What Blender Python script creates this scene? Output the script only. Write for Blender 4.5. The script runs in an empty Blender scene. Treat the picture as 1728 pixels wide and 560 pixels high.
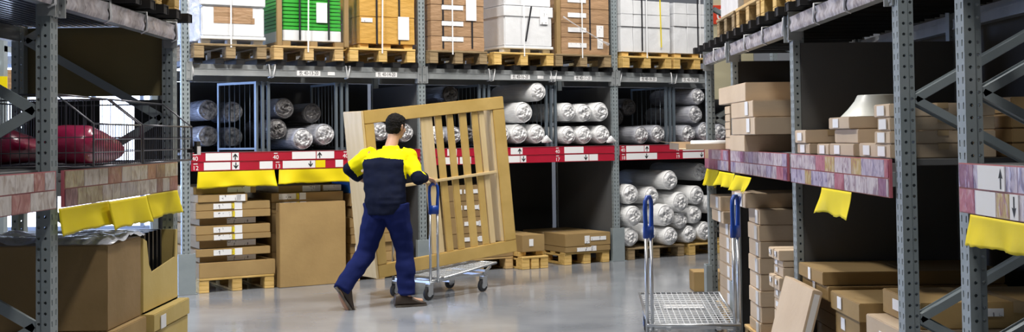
import bpy, bmesh, math, random
from mathutils import Vector, Matrix, noise
random.seed(7)
C = bpy.context.scene.collection
PI = math.pi
# ------------------------------------------------------------------ camera (solved from the rack geometry)
FPX, PITCH, ROLL, CY, H = 2000.0, 0.0309, 0.0126, 169.87, 1.507
_f = Vector((0, math.cos(PITCH), math.sin(PITCH)))
_r0 = Vector((1, 0, 0)); _u0 = _r0.cross(_f)
_r = _r0 * math.cos(ROLL) - _u0 * math.sin(ROLL)
_u = _u0 * math.cos(ROLL) + _r0 * math.sin(ROLL)
EYE = Vector((0, 0, H))
cd = bpy.data.cameras.new('camera'); cam = bpy.data.objects.new('camera', cd); C.objects.link(cam)
m = Matrix((_r, _u, -_f)).transposed().to_4x4(); m.translation = EYE; cam.matrix_world = m
cd.sensor_width = 36; cd.lens = FPX / 1728 * 36; cd.shift_y = -(280 - CY) / 1728
cd.clip_end = 200
bpy.context.scene.camera = cam
def ray(px, py): return _f + _r * ((px - 864) / FPX) - _u * ((py - CY) / FPX)
def W(px, py, Y):
    d = ray(px, py); return EYE + d * (Y / d.y)
class Frame:
    def __init__(s, o, ang):
        s.o = Vector(o); s.a = ang; s.u = Vector((math.cos(ang), math.sin(ang), 0)); s.v = Vector((-math.sin(ang), math.cos(ang), 0))
    def p(s, u, v, z): return s.o + s.u * u + s.v * v + Vector((0, 0, z))
    def at(s, v, px, py):
        d = ray(px, py); t = ((s.o + s.v * v - EYE).dot(s.v)) / d.dot(s.v); q = EYE + d * t - s.o
        return q.dot(s.u), q.z
PSI = 0.5316
FB = Frame((-3.229, 11.718, 0), PSI)
FR = Frame((1.6675, 0, 0), -PI / 2)
FL = Frame((-2.0135, 0, 0), PI / 2)
BAY = 2.598
# ------------------------------------------------------------------ materials
MAT = {}
def mat(name, c1, c2=None, scale=6, rough=.6, metal=0, bump=0, bscale=None, coat=0, vary=0, stretch=None, detail=4, spec=None, emit=None, es=0):
    if name in MAT: return MAT[name]
    M = bpy.data.materials.new(name); M.use_nodes = True; nt = M.node_tree; N = nt.nodes; L = nt.links
    b = N['Principled BSDF']; b.inputs['Roughness'].default_value = rough; b.inputs['Metallic'].default_value = metal
    b.inputs['Base Color'].default_value = (*c1, 1)
    if spec is not None: b.inputs['Specular IOR Level'].default_value = spec
    if coat: b.inputs['Coat Weight'].default_value = coat; b.inputs['Coat Roughness'].default_value = .18
    tc = N.new('ShaderNodeTexCoord'); src = tc.outputs['Object']
    if stretch:
        mp = N.new('ShaderNodeMapping'); mp.inputs['Scale'].default_value = stretch; L.new(src, mp.inputs['Vector']); src = mp.outputs['Vector']
    col = None
    if c2:
        n = N.new('ShaderNodeTexNoise'); n.inputs['Scale'].default_value = scale; n.inputs['Detail'].default_value = detail
        L.new(src, n.inputs['Vector'])
        rp = N.new('ShaderNodeValToRGB'); rp.color_ramp.elements[0].position = .35; rp.color_ramp.elements[1].position = .68
        rp.color_ramp.elements[0].color = (*c1, 1); rp.color_ramp.elements[1].color = (*c2, 1)
        L.new(n.outputs['Fac'], rp.inputs['Fac']); col = rp.outputs['Color']
    if vary:
        oi = N.new('ShaderNodeObjectInfo'); hs = N.new('ShaderNodeHueSaturation')
        mr = N.new('ShaderNodeMapRange'); mr.inputs['To Min'].default_value = 1 - vary; mr.inputs['To Max'].default_value = 1 + vary
        L.new(oi.outputs['Random'], mr.inputs['Value']); L.new(mr.outputs['Result'], hs.inputs['Value'])
        if col: L.new(col, hs.inputs['Color'])
        else: hs.inputs['Color'].default_value = (*c1, 1)
        col = hs.outputs['Color']
    if col: L.new(col, b.inputs['Base Color'])
    if bump:
        n2 = N.new('ShaderNodeTexNoise'); n2.inputs['Scale'].default_value = bscale or scale * 3; n2.inputs['Detail'].default_value = 5
        L.new(src, n2.inputs['Vector'])
        bp = N.new('ShaderNodeBump'); bp.inputs['Strength'].default_value = bump; bp.inputs['Distance'].default_value = .02
        L.new(n2.outputs['Fac'], bp.inputs['Height']); L.new(bp.outputs['Normal'], b.inputs['Normal'])
        if coat: L.new(bp.outputs['Normal'], b.inputs['Coat Normal'])
    if emit:
        b.inputs['Emission Color'].default_value = (*emit, 1); b.inputs['Emission Strength'].default_value = es
    MAT[name] = M
    return M
card = mat('cardboard_tan', (.33, .215, .085), (.39, .26, .105), 3, .75, bump=.08, bscale=30, vary=.12)
cardp = mat('cardboard_pale', (.56, .43, .30), (.62, .49, .35), 3, .7, bump=.06, bscale=30, vary=.1)
cardy = mat('cardboard_yellow', (.55, .41, .13), (.60, .46, .17), 4, .7, bump=.08, bscale=25, vary=.05)
cardb = mat('cardboard_brown', (.27, .175, .07), (.33, .215, .095), 3, .7, bump=.1, bscale=20, vary=.08)
cardw = mat('film_wrapped_brown', (.36, .22, .115), (.44, .27, .15), 3, .5, bump=.55, bscale=9, coat=1, stretch=(.8, .8, 3), vary=.06)
cardo = mat('film_wrapped_orange', (.60, .33, .06), (.66, .38, .09), 3, .45, bump=.45, bscale=9, coat=1, stretch=(.8, .8, 3), vary=.04)
whitew = mat('film_wrapped_white', (.74, .75, .77), (.82, .83, .85), 4, .45, bump=.4, bscale=8, coat=.7)
crate = mat('white_plastic', (.76, .77, .78), (.82, .83, .83), 3, .4, bump=.05)
tape = mat('packing_tape', (.50, .36, .2), None, rough=.25, coat=.4)
paper = mat('paper_white', (.86, .86, .87), None, rough=.5)
rollw = mat('white_roll_wrap', (.80, .81, .82), (.88, .88, .88), 7, .38, bump=.45, bscale=9, coat=.3)
rollg = mat('clear_grey_roll_wrap', (.34, .35, .40), (.50, .51, .56), 5, .25, bump=.5, bscale=8, coat=.9)
rolld = mat('shaded_roll_wrap', (.09, .085, .085), (.16, .15, .15), 5, .3, bump=.5, bscale=8, coat=.8)  # shade on the deeper rolls, painted in as a darker wrap colour
wrapend = mat('crumpled_clear_film', (.16, .16, .18), (.88, .88, .90), 2.2, .18, bump=.7, bscale=4, coat=.9, detail=5)
wrapendw = mat('crumpled_white_film', (.58, .58, .60), (.93, .93, .93), 2.4, .25, bump=.55, bscale=4, coat=.5, detail=5)
wood = mat('pallet_wood', (.46, .30, .12), (.64, .44, .20), 5, .75, bump=.25, bscale=14, stretch=(1, 6, 6), vary=.2)
woody = mat('pallet_wood_yellow', (.56, .36, .10), (.74, .50, .18), 5, .7, bump=.2, bscale=14, stretch=(1, 6, 6), vary=.12)
woodd = mat('pallet_wood_weathered', (.23, .16, .08), (.36, .26, .14), 5, .85, bump=.3, bscale=14, stretch=(1, 6, 6), vary=.15)
pine = mat('varnished_pine', (.52, .345, .10), (.64, .44, .15), 3, .42, bump=.05, bscale=20, stretch=(1, 8, 1.2))
pinel = mat('pale_pine', (.68, .52, .27), (.74, .58, .33), 3, .5, bump=.05, stretch=(8, 8, 1))
rackg = mat('rack_steel_grey', (.29, .34, .36), (.34, .385, .405), 5, .42, metal=.25, bump=.05, bscale=40)
beamg = mat('beam_steel_grey', (.30, .32, .33), (.40, .42, .43), 4, .4, metal=.3, bump=.05, bscale=30)
steel = mat('zinc_steel', (.55, .57, .6), (.66, .68, .7), 8, .32, metal=.9)
steelb = mat('blue_grey_bar', (.15, .185, .22), None, rough=.4, metal=.4)
wire = mat('chrome_wire', (.16, .16, .18), None, rough=.35, metal=.8)
wiremesh = mat('galvanised_mesh', (.74, .76, .78), None, rough=.4, metal=.35)
dark = mat('dark_channel_steel', (.018, .018, .02), None, rough=.5, metal=.3)
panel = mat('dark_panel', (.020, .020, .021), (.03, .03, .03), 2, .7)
panelg = mat('grey_side_sheet', (.095, .097, .10), (.11, .112, .115), 2, .6)
olive = mat('olive_board', (.20, .165, .075), (.23, .19, .09), 2, .8)
creamb = mat('cream_board', (.62, .57, .38), (.66, .61, .42), 2, .7)
decksteel = mat('corrugated_deck', (.22, .25, .32), None, rough=.25, metal=.8)
red = mat('rail_red', (.42, .008, .03), (.47, .012, .04), 5, .35, coat=.3)
redsign = mat('sign_red', (.75, .06, .02), None, rough=.4)
yellow = mat('yellow_banner', (.86, .68, .0), (.90, .73, .0), 4, .55, bump=.1, bscale=10)
yellowl = mat('yellow_label', (.85, .68, .0), None, rough=.5)
ink = mat('black_ink', (.012, .012, .014), None, rough=.6)
white = mat('white_ink', (.9, .9, .9), None, rough=.6)
blackstrap = mat('black_strap', (.02, .02, .025), None, rough=.4)
whitestrap = mat('white_strap', (.85, .86, .88), None, rough=.4)
blue = mat('blue_grip', (.005, .045, .30), (.008, .06, .36), 5, .35)
rubber = mat('rubber', (.03, .03, .033), None, rough=.6)
green = mat('green_sheets', (.03, .36, .03), (.06, .45, .06), 4, .4, bump=.2, coat=.5)
crimson = mat('crimson_cushion', (.40, .012, .07), (.52, .03, .12), 6, .3, bump=.5, bscale=7, coat=.9)
navy = mat('navy_cloth', (.008, .011, .028), (.012, .015, .03), 9, .95, spec=.05, bump=.25, bscale=12)
trouser = mat('navy_trousers', (.008, .014, .075), (.010, .016, .085), 7, .9, spec=.1, bump=.3, bscale=10)
hiyel = mat('yellow_cloth', (.82, .74, .005), (.88, .80, .01), 7, .9, spec=.1, bump=.2, bscale=10)
skin = mat('skin', (.50, .28, .18), (.56, .33, .22), 8, .5)
hairm = mat('black_hair', (.006, .005, .0045), (.012, .010, .009), 30, .8, spec=.15, bump=.6, bscale=60)
shoem = mat('brown_leather', (.030, .019, .012), (.05, .032, .02), 8, .5)
sole = mat('shoe_sole', (.10, .085, .07), None, rough=.7)
shadem = mat('white_shade', (.80, .81, .74), None, rough=.35, coat=.3)
def barcode(name, sx=60):
    M = mat(name, (.85, .85, .86), None, rough=.45); nt = M.node_tree; N = nt.nodes; L = nt.links; b = N['Principled BSDF']
    tc = N.new('ShaderNodeTexCoord'); mp = N.new('ShaderNodeMapping'); mp.inputs['Scale'].default_value = (sx, sx, sx * .55)
    br = N.new('ShaderNodeTexVoronoi'); br.inputs['Scale'].default_value = 1.2; br.distance = 'CHEBYCHEV'
    L.new(tc.outputs['Object'], mp.inputs['Vector']); L.new(mp.outputs['Vector'], br.inputs['Vector'])
    n = N.new('ShaderNodeTexNoise'); n.inputs['Scale'].default_value = 14; L.new(tc.outputs['Object'], n.inputs['Vector'])
    ma = N.new('ShaderNodeMath'); ma.operation = 'MULTIPLY'; L.new(br.outputs['Distance'], ma.inputs[0]); L.new(n.outputs['Fac'], ma.inputs[1])
    rp = N.new('ShaderNodeValToRGB'); rp.color_ramp.interpolation = 'CONSTANT'
    rp.color_ramp.elements[0].color = (.85, .85, .86, 1); rp.color_ramp.elements[1].position = .36; rp.color_ramp.elements[1].color = (.22, .22, .24, 1)
    L.new(ma.outputs[0], rp.inputs['Fac']); L.new(rp.outputs['Color'], b.inputs['Base Color'])
    return M
label_m = barcode('printed_label')
def smudge(name, c1, c2, c3):
    M = mat(name, c1, None, rough=.28, coat=.7); nt = M.node_tree; N = nt.nodes; L = nt.links; b = N['Principled BSDF']
    tc = N.new('ShaderNodeTexCoord'); mp = N.new('ShaderNodeMapping'); mp.inputs['Scale'].default_value = (12, 12, 7)
    n = N.new('ShaderNodeTexNoise'); n.inputs['Scale'].default_value = 1.7; n.inputs['Detail'].default_value = 4; n.inputs['Distortion'].default_value = 1.2
    oi = N.new('ShaderNodeObjectInfo'); ad = N.new('ShaderNodeVectorMath'); ad.operation = 'ADD'
    cb = N.new('ShaderNodeCombineXYZ'); mu = N.new('ShaderNodeMath'); mu.operation = 'MULTIPLY'; mu.inputs[1].default_value = 50
    L.new(oi.outputs['Random'], mu.inputs[0]); L.new(mu.outputs[0], cb.inputs[0]); L.new(tc.outputs['Object'], mp.inputs['Vector'])
    L.new(mp.outputs['Vector'], ad.inputs[0]); L.new(cb.outputs[0], ad.inputs[1]); L.new(ad.outputs[0], n.inputs['Vector'])
    rp = N.new('ShaderNodeValToRGB'); e = rp.color_ramp.elements; e[0].position = .36; e[0].color = (*c3, 1); e[1].position = .5; e[1].color = (*c1, 1)
    x = e.new(.66); x.color = (*c2, 1)
    L.new(n.outputs['Fac'], rp.inputs['Fac']); L.new(rp.outputs['Color'], b.inputs['Base Color'])
    bp = N.new('ShaderNodeBump'); bp.inputs['Strength'].default_value = .35; bp.inputs['Distance'].default_value = .02
    L.new(n.outputs['Fac'], bp.inputs['Height']); L.new(bp.outputs['Normal'], b.inputs['Coat Normal'])
    return M
pics = [smudge('price_card_white', (.62, .56, .64), (.74, .70, .76), (.30, .22, .34)),
        smudge('price_card_pink', (.50, .16, .26), (.58, .30, .38), (.34, .08, .16)),
        smudge('price_card_purple', (.27, .12, .28), (.40, .26, .42), (.16, .06, .17)),
        smudge('price_card_lilac', (.48, .44, .62), (.64, .60, .76), (.20, .18, .36)),
        smudge('price_card_ochre', (.55, .42, .16), (.66, .55, .42), (.40, .18, .2))]
picsl = [smudge('price_card_beige', (.60, .56, .55), (.70, .66, .65), (.40, .33, .31)),
         smudge('price_card_rose', (.42, .18, .18), (.55, .34, .32), (.30, .10, .11)),
         smudge('price_card_plum', (.20, .09, .12), (.34, .2, .22), (.12, .05, .07)),
         smudge('price_card_mist', (.52, .49, .52), (.64, .61, .66), (.34, .30, .33)),
         smudge('price_card_olive', (.40, .34, .22), (.54, .48, .36), (.27, .18, .14))]
pinkfilm = mat('pink_film', (.45, .10, .13), (.52, .16, .19), 5, .3, coat=.6)
sleeve_m = smudge('plastic_beam_sleeve', (.50, .47, .52), (.68, .66, .72), (.27, .24, .29))
# ------------------------------------------------------------------ mesh helpers
class MB:
    def __init__(s): s.b = bmesh.new()
    def box(s, x0, x1, y0, y1, z0, z1, M=None):
        vs = [s.b.verts.new((x, y, z)) for z in (z0, z1) for x, y in ((x0, y0), (x1, y0), (x1, y1), (x0, y1))]
        for f in ((3, 2, 1, 0), (4, 5, 6, 7), (0, 1, 5, 4), (1, 2, 6, 5), (2, 3, 7, 6), (3, 0, 4, 7)): s.b.faces.new([vs[i] for i in f])
        if M: 
            for v in vs: v.co = M @ v.co
        return s
    def quad(s, *p): s.b.faces.new([s.b.verts.new(q) for q in p]); return s
    def bar(s, p, q, w, h, up=(0, 0, 1)):
        p, q = Vector(p), Vector(q); d = (q - p); L = d.length; d.normalize(); up = Vector(up)
        if abs(d.dot(up)) > .99: up = Vector((0, 1, 0))
        a = d.cross(up).normalized(); c = a.cross(d)
        M = Matrix((a, d, c)).transposed().to_4x4(); M.translation = p
        return s.box(-w / 2, w / 2, 0, L, -h / 2, h / 2, M)
    def tube(s, pts, r, n=8, caps=True):
        pts = [Vector(p) for p in pts]; rings = []; prev = None
        for i, p in enumerate(pts):
            d = (pts[min(i + 1, len(pts) - 1)] - pts[max(i - 1, 0)]).normalized()
            if prev is None:
                a = d.cross(Vector((0, 0, 1)) if abs(d.z) < .9 else Vector((0, 1, 0))).normalized()
            else: a = (prev - d * prev.dot(d)).normalized()
            prev = a; c = d.cross(a)
            rr = r[i] if isinstance(r, (list, tuple)) else r
            rings.append([s.b.verts.new(p + (a * math.cos(2 * PI * k / n) + c * math.sin(2 * PI * k / n)) * rr) for k in range(n)])
        for A, B in zip(rings, rings[1:]):
            for k in range(n): s.b.faces.new((A[k], A[(k + 1) % n], B[(k + 1) % n], B[k]))
        if caps: s.b.faces.new(rings[0][::-1]); s.b.faces.new(rings[-1])
        return s
    def lathe(s, prof, n=20, M=None, close=False):
        rings = []
        for r, z in prof:
            ring = [s.b.verts.new((r * math.cos(2 * PI * k / n), r * math.sin(2 * PI * k / n), z)) for k in range(n)]
            if M: 
                for v in ring: v.co = M @ v.co
            rings.append(ring)
        for A, B in zip(rings, rings[1:]):
            for k in range(n): s.b.faces.new((A[k], A[(k + 1) % n], B[(k + 1) % n], B[k]))
        if close: s.b.faces.new(rings[0][::-1]); s.b.faces.new(rings[-1])
        return s
    def bevel(s, w, seg=1):
        bmesh.ops.bevel(s.b, geom=s.b.edges[:], offset=w, segments=seg, affect='EDGES', clamp_overlap=True); return s
    def mesh(s, name, mats, smooth=False):
        me = bpy.data.meshes.new(name)
        bmesh.ops.recalc_face_normals(s.b, faces=s.b.faces[:])
        s.b.to_mesh(me); s.b.free()
        for mm in (mats if isinstance(mats, (list, tuple)) else [mats]): me.materials.append(mm)
        if smooth:
            for p in me.polygons: p.use_smooth = True
        return me
    def build(s, name, mats, parent=None, loc=None, rot=None, smooth=False): return link(name, s.mesh(name, mats, smooth), parent, loc, rot)
def link(name, me, parent=None, loc=None, rot=None):
    o = bpy.data.objects.new(name, me); C.objects.link(o)
    if parent: o.parent = parent
    if loc is not None: o.location = loc
    if rot is not None: o.rotation_euler = rot if isinstance(rot, (tuple, list)) else (0, 0, rot)
    return o
def tag(o, label, cat, group=None, kind=None):
    if kind != 'structure':
        o['label'] = label; o['category'] = cat
        if group: o['group'] = group
    if kind: o['kind'] = kind
    return o
def thing(name, label, cat, loc=(0, 0, 0), rot=0, group=None):
    return tag(link(name, None, None, loc, rot), label, cat, group)
def copy_tree(o, parent=None):
    c = o.copy(); C.objects.link(c)
    if parent: c.parent = parent
    for ch in [x for x in bpy.data.objects if x.parent == o]: copy_tree(ch, c)
    return c
def text(s, size, material, parent, loc, rot=(PI / 2, 0, 0), name='lettering', ax='CENTER', sx=1):
    cu = bpy.data.curves.new('t', 'FONT'); cu.body = s; cu.size = size; cu.align_x = ax; cu.align_y = 'CENTER'; cu.extrude = .0006; cu.resolution_u = 3
    o = bpy.data.objects.new('t', cu); C.objects.link(o)
    dg = bpy.context.evaluated_depsgraph_get(); me = bpy.data.meshes.new_from_object(o.evaluated_get(dg))
    bpy.data.objects.remove(o); bpy.data.curves.remove(cu)
    me.materials.clear(); me.materials.append(material)
    o = link(name, me, parent, loc, rot); o.scale = (sx, 1, 1)
    return o
# ------------------------------------------------------------------ setting
def struct(name, mb, m): o = mb.build(name, m); o['kind'] = 'structure'; return o
floorm = mat('polished_concrete', (.20, .215, .24), (.30, .315, .34), 1.3, .2, bump=.02, bscale=5, detail=6)
_nt = floorm.node_tree; _b = _nt.nodes['Principled BSDF']
_n = _nt.nodes.new('ShaderNodeTexNoise'); _n.inputs['Scale'].default_value = 2.2; _n.inputs['Detail'].default_value = 5
_mr = _nt.nodes.new('ShaderNodeMapRange'); _mr.inputs['To Min'].default_value = .07; _mr.inputs['To Max'].default_value = .22
_tc = _nt.nodes.new('ShaderNodeTexCoord'); _nt.links.new(_tc.outputs['Object'], _n.inputs['Vector'])
_nt.links.new(_n.outputs['Fac'], _mr.inputs['Value']); _nt.links.new(_mr.outputs['Result'], _b.inputs['Roughness'])
wallm = mat('warehouse_wall', (.30, .30, .29), (.34, .34, .33), 1, .8)
ceilm = mat('ceiling_metal', (.28, .28, .28), None, rough=.7)
struct('floor', MB().box(-14, 10, -4, 20, -.2, 0), floorm)
struct('ceiling', MB().box(-14, 10, -4, 20, 7.6, 7.8), ceilm)
struct('wall_back', MB().box(-14, 10, 19.5, 19.8, 0, 7.6), wallm)
struct('wall_front', MB().box(-14, 10, -4.3, -4, 0, 7.6), wallm)
struct('wall_left', MB().box(-14.3, -14, -4, 20, 0, 7.6), wallm)
struct('wall_right', MB().box(10, 10.3, -4, 20, 0, 7.6), wallm)
# daylight window behind the left rack
winglass = mat('window_daylight', (.8, .85, .95), None, rough=.2, emit=(.70, .80, 1.0), es=4.0)
frame_m = mat('window_frame_paint', (.25, .28, .33), None, rough=.5)
b = MB(); b.box(-11.6, -5.25, 19.40, 19.42, .15, 2.75); wn = struct('window_1', b, winglass)
b = MB()
for i in range(9):
    x = -11.6 + i * (6.35 / 8); b.box(x - .03, x + .03, 19.33, 19.43, .12, 2.8)
for z in (.12, 1.0, 2.78): b.box(-11.63, -5.22, 19.34, 19.43, z - .03, z + .03)
b.build('window_frame', frame_m, wn)
# unseen side window, added out of view to throw blue light on the rolls
wg2 = mat('added_blue_glow', (.8, .85, .95), None, rough=.2, emit=(.42, .58, 1.0), es=7.0)
b = MB(); b.box(-9.42, -9.40, 9.5, 18.5, .2, 3.0); wn2 = struct('added_side_window', b, wg2)
b = MB()
for i in range(10): b.box(-9.43, -9.33, 9.5 + i - .03, 9.5 + i + .03, .17, 3.03)
for z in (.17, 3.03): b.box(-9.43, -9.34, 9.47, 18.53, z - .03, z + .03)
b.build('window_frame', frame_m, wn2)
struct('wall_left_end', MB().box(-9.62, -9.43, 9.0, 19.3, 0, 7.55), wallm)
# ------------------------------------------------------------------ rack components
def perf(bm, p, a, w, n, z0, pitch, cells, hole):
    # a strip of sheet steel of width w along direction a, with one punched hole per cell
    p, a = Vector(p), Vector(a)
    outer = [(-w / 2, -pitch / 2), (0, -pitch / 2), (w / 2, -pitch / 2), (w / 2, 0), (w / 2, pitch / 2), (0, pitch / 2), (-w / 2, pitch / 2), (-w / 2, 0)]
    ctr = p + a * w / 2
    for c in range(cells):
        zc = z0 + (c + .5) * pitch
        f = lambda q: bm.verts.new(ctr + a * q[0] + Vector((0, 0, zc + q[1])))
        O = [f(q) for q in outer]; I = [f(q) for q in hole]
        J = [bm.verts.new(v.co - Vector(n) * .004) for v in I]
        for k in range(8):
            k2 = (k + 1) % 8
            bm.faces.new((O[k], O[k2], I[k2], I[k])); bm.faces.new((I[k], I[k2], J[k2], J[k]))
rh = .0068
circ = [(rh * math.cos(t), rh * math.sin(t)) for t in [math.radians(225 + 45 * k) for k in range(8)]]
slot = [(-.0045, -.013), (0, -.0135), (.0045, -.013), (.006, 0), (.0065, .010), (.002, .012), (-.003, .010), (-.0045, 0)]
slotm = [(-x, z) for x, z in slot][::-1]; slotm = slotm[5:] + slotm[:5]
slotm = [(-.0045, -.013), (0, -.0135), (.0045, -.013), (.0045, 0), (.003, .010), (-.002, .012), (-.0065, .010), (-.006, 0)]
PH = 3.5; PITCHH = .0465
def upright_mesh(PH=3.5):
    B = MB(); bm = B.b; n = int(PH / PITCHH); top = n * PITCHH
    for s, hole in ((-1, slot), (1, slotm)):
        pass
    perf(bm, (-.0425, 0, 0), (1, 0, 0), .0425, (0, -1, 0), 0, PITCHH, n, slotm)
    perf(bm, (0, 0, 0), (1, 0, 0), .0425, (0, -1, 0), 0, PITCHH, n, slot)
    for s in (-1, 1):
        x = s * .0425; xi = s * .030
        perf(bm, (x, .004, 0), (0, 1, 0), .036, (s, 0, 0), 0, PITCHH, n, circ)
        B.quad((x, 0, 0), (x, .004, 0), (x, .004, top), (x, 0, top))
        B.quad((x, .040, 0), (xi, .044, 0), (xi, .044, top), (x, .040, top))
        perf(bm, (xi, .044, 0), (0, 1, 0), .024, (s, 0, 0), 0, PITCHH, n, circ)
    B.quad((-.03, .068, 0), (.03, .068, 0), (.03, .068, top), (-.03, .068, top))
    B.box(-.055, .055, -.008, .08, 0, .008)
    return B.mesh('upright', rackg)
UPR = upright_mesh(); UPS = upright_mesh(2.235)
GUARD = MB().box(-.066, .066, -.022, -.016, 0, .40).box(-.066, -.060, -.016, .03, 0, .40).box(.060, .066, -.016, .03, 0, .40).box(-.08, -.0595, -.026, .034, 0, .006).box(.0595, .08, -.026, .034, 0, .006).bevel(.0015).mesh('post_guard', rackg)
class Rack:
    def __init__(s, F, label, depth, uorg=0):
        s.F, s.D = F, depth
        s.root = thing('pallet_rack', label, 'rack', F.p(0, 0, 0), F.a)
    def post(s, u, short=False):
        link('upright', UPS if short else UPR, s.root, (u, 0, 0)); link('upright', UPS if short else UPR, s.root, (u, s.D, 0), PI)
    def braces(s, u, nodes_front, nodes_rear, off=0):
        seq = sorted([(z, 0) for z in nodes_front] + [(z, 1) for z in nodes_rear])
        for (za, a), (zb, c) in zip(seq, seq[1:]):
            p = (u + off, .075 if a == 0 else s.D - .075, za); q = (u + off, .075 if c == 0 else s.D - .075, zb)
            b = MB(); d = Vector(q) - Vector(p)
            b.bar(p, q, .034, .040, (1, 0, 0)); bb = b
            # channel lips
            b.bar(Vector(p) + Vector((-.02, 0, 0)), Vector(q) + Vector((-.02, 0, 0)), .048, .004, (1, 0, 0))
            b.build('brace', rackg, s.root)
    def beam(s, u0, u1, z0, z1, v=0, m=None, conn=True):
        h = z1 - z0
        b = MB(); b.box(u0, u1, v - .012, v + .045, z0, z0 + h * .62); b.box(u0, u1, v + .008, v + .045, z0 + h * .62, z1)
        b.box(u0, u1, v - .016, v - .012, z0, z0 + .01); b.box(u0, u1, v - .016, v - .012, z0 + h * .55, z0 + h * .62)
        o = b.build('beam', m or beamg, s.root)
        if conn:
            for e, sg in ((u0, 1), (u1, -1)):
                c = MB(); c.box(min(e, e + sg * .012), max(e, e + sg * .012), v - .03, v + .05, z0 - .05, z1 + .02)
                a0, a1 = sorted((e, e - sg * .045)); c.box(a0, a1, v - .012, v - .004, z0 - .05, z1 + .02)
                for k in range(3): zz = z0 - .035 + k * (h + .05) / 2; c.box(a0 + .012, a1 - .012, v - .017, v - .012, zz, zz + .014)
                c.build('connector', m or beamg, o)
        return o
    def deck(s, u0, u1, z, v0=.05, t=.03, m=None):
        return MB().box(u0, u1, v0, s.D - .02, z - t, z).bevel(.003).build('shelf_deck', m or panelg, s.root)
    def panel(s, name, u0, u1, v0, v1, z0, z1, m): return MB().box(u0, u1, v0, v1, z0, z1).build(name, m, s.root)
    def bars(s, u0, u1, step, z0, z1, over=.08):
        n = int((u1 - u0) / step)
        for i in range(n + 1):
            u = u0 + (u1 - u0) * i / n
            b = MB(); w = .045
            b.box(u - w, u + w, -over, s.D - .03, z1 - .006, z1); b.box(u - w, u - w + .006, -over, s.D - .03, z0, z1 - .006); b.box(u + w - .006, u + w, -over, s.D - .03, z0, z1 - .006)
            b.box(u - w + .006, u + w - .006, -over + .004, -over + .007, z0, z1 - .006)
            b.build('support_bar', dark, s.root)
def guard(F, u, label, z=.40):
    o = link('post_guard', GUARD, None, F.p(u, -.012, 0.0005), F.a); o.scale = (1.3 if F is FB else 1, 1, 1); tag(o, label, "post guard", "steel post guards"); return o
# ------------------------------------------------------------------ boxes
def cardbox(F, u0, u1, v0, v1, z0, z1, label, m=card, group=None, name='cardboard_box', cat='box', labels=(), tapes=True, rot=0, bulge=.004, gap=.0022, slots=None, flaps=True):
    w, d, h = u1 - u0, v1 - v0, z1 - z0 - gap
    B = MB(); B.box(-w / 2, w / 2, -d / 2, d / 2, 0, h)
    bmesh.ops.subdivide_edges(B.b, edges=B.b.edges[:], cuts=3, use_grid_fill=True)
    sd = Vector((random.random() * 50, random.random() * 50, 0))
    for v in B.b.verts:
        fx, fy, fz = 2 * v.co.x / w, 2 * v.co.y / d, 2 * v.co.z / h - 1
        k = bulge * (noise.noise(v.co * 6 + sd) * .7 - .3)
        if abs(fx) > .99: v.co.x += k * fx
        if abs(fy) > .99: v.co.y += k * fy
        if fz > .99 and abs(fx) < .99 and abs(fy) < .99: v.co.z -= abs(k) * .8
    eds = [e for e in B.b.edges if len(e.link_faces) == 2 and e.calc_face_angle(0) > .8]
    bmesh.ops.bevel(B.b, geom=eds, offset=min(.004, h * .12), segments=2, affect='EDGES')
    o = tag(B.build(name, m, None, F.p((u0 + u1) / 2, (v0 + v1) / 2, z0 + .0003), F.a + rot), label, cat, group)
    if tapes:
        t = MB(); tw = min(.024, d * .1); e = bulge + .0008
        t.box(-w / 2 - e, w / 2 + e, -tw, tw, h + .0002, h + .0012)
        dr = min(.07, h * .4)
        t.box(-w / 2 - e - .0004, -w / 2 - e + .002, -tw, tw, h - dr, h + .0012); t.box(w / 2 + e - .002, w / 2 + e + .0004, -tw, tw, h - dr, h + .0012)
        if h + z0 < 9: t.build('tape', tape, o)
    for L in labels: boxlabel(o, w, d, h, bulge, *L)
    return o
def boxlabel(o, w, d, h, e, face, cx, cz, lw, lh, m=None, name='label'):
    e = e * .8 + .0012; m = m or label_m
    x = cx * w / 2; z = cz * h; lh = min(lh, h * .9); z = max(lh / 2 + .002, min(h - lh / 2 - .002, z))
    b = MB()
    if face == 'f': b.box(x - lw / 2, x + lw / 2, -d / 2 - e - .0008, -d / 2 - e + .003, z - lh / 2, z + lh / 2)
    elif face == 'l': y = cx * d / 2; b.box(-w / 2 - e - .0008, -w / 2 - e + .003, y - lw / 2, y + lw / 2, z - lh / 2, z + lh / 2)
    else: y = cx * d / 2; b.box(w / 2 + e - .003, w / 2 + e + .0008, y - lw / 2, y + lw / 2, z - lh / 2, z + lh / 2)
    return b.build(name, m, o)
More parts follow.
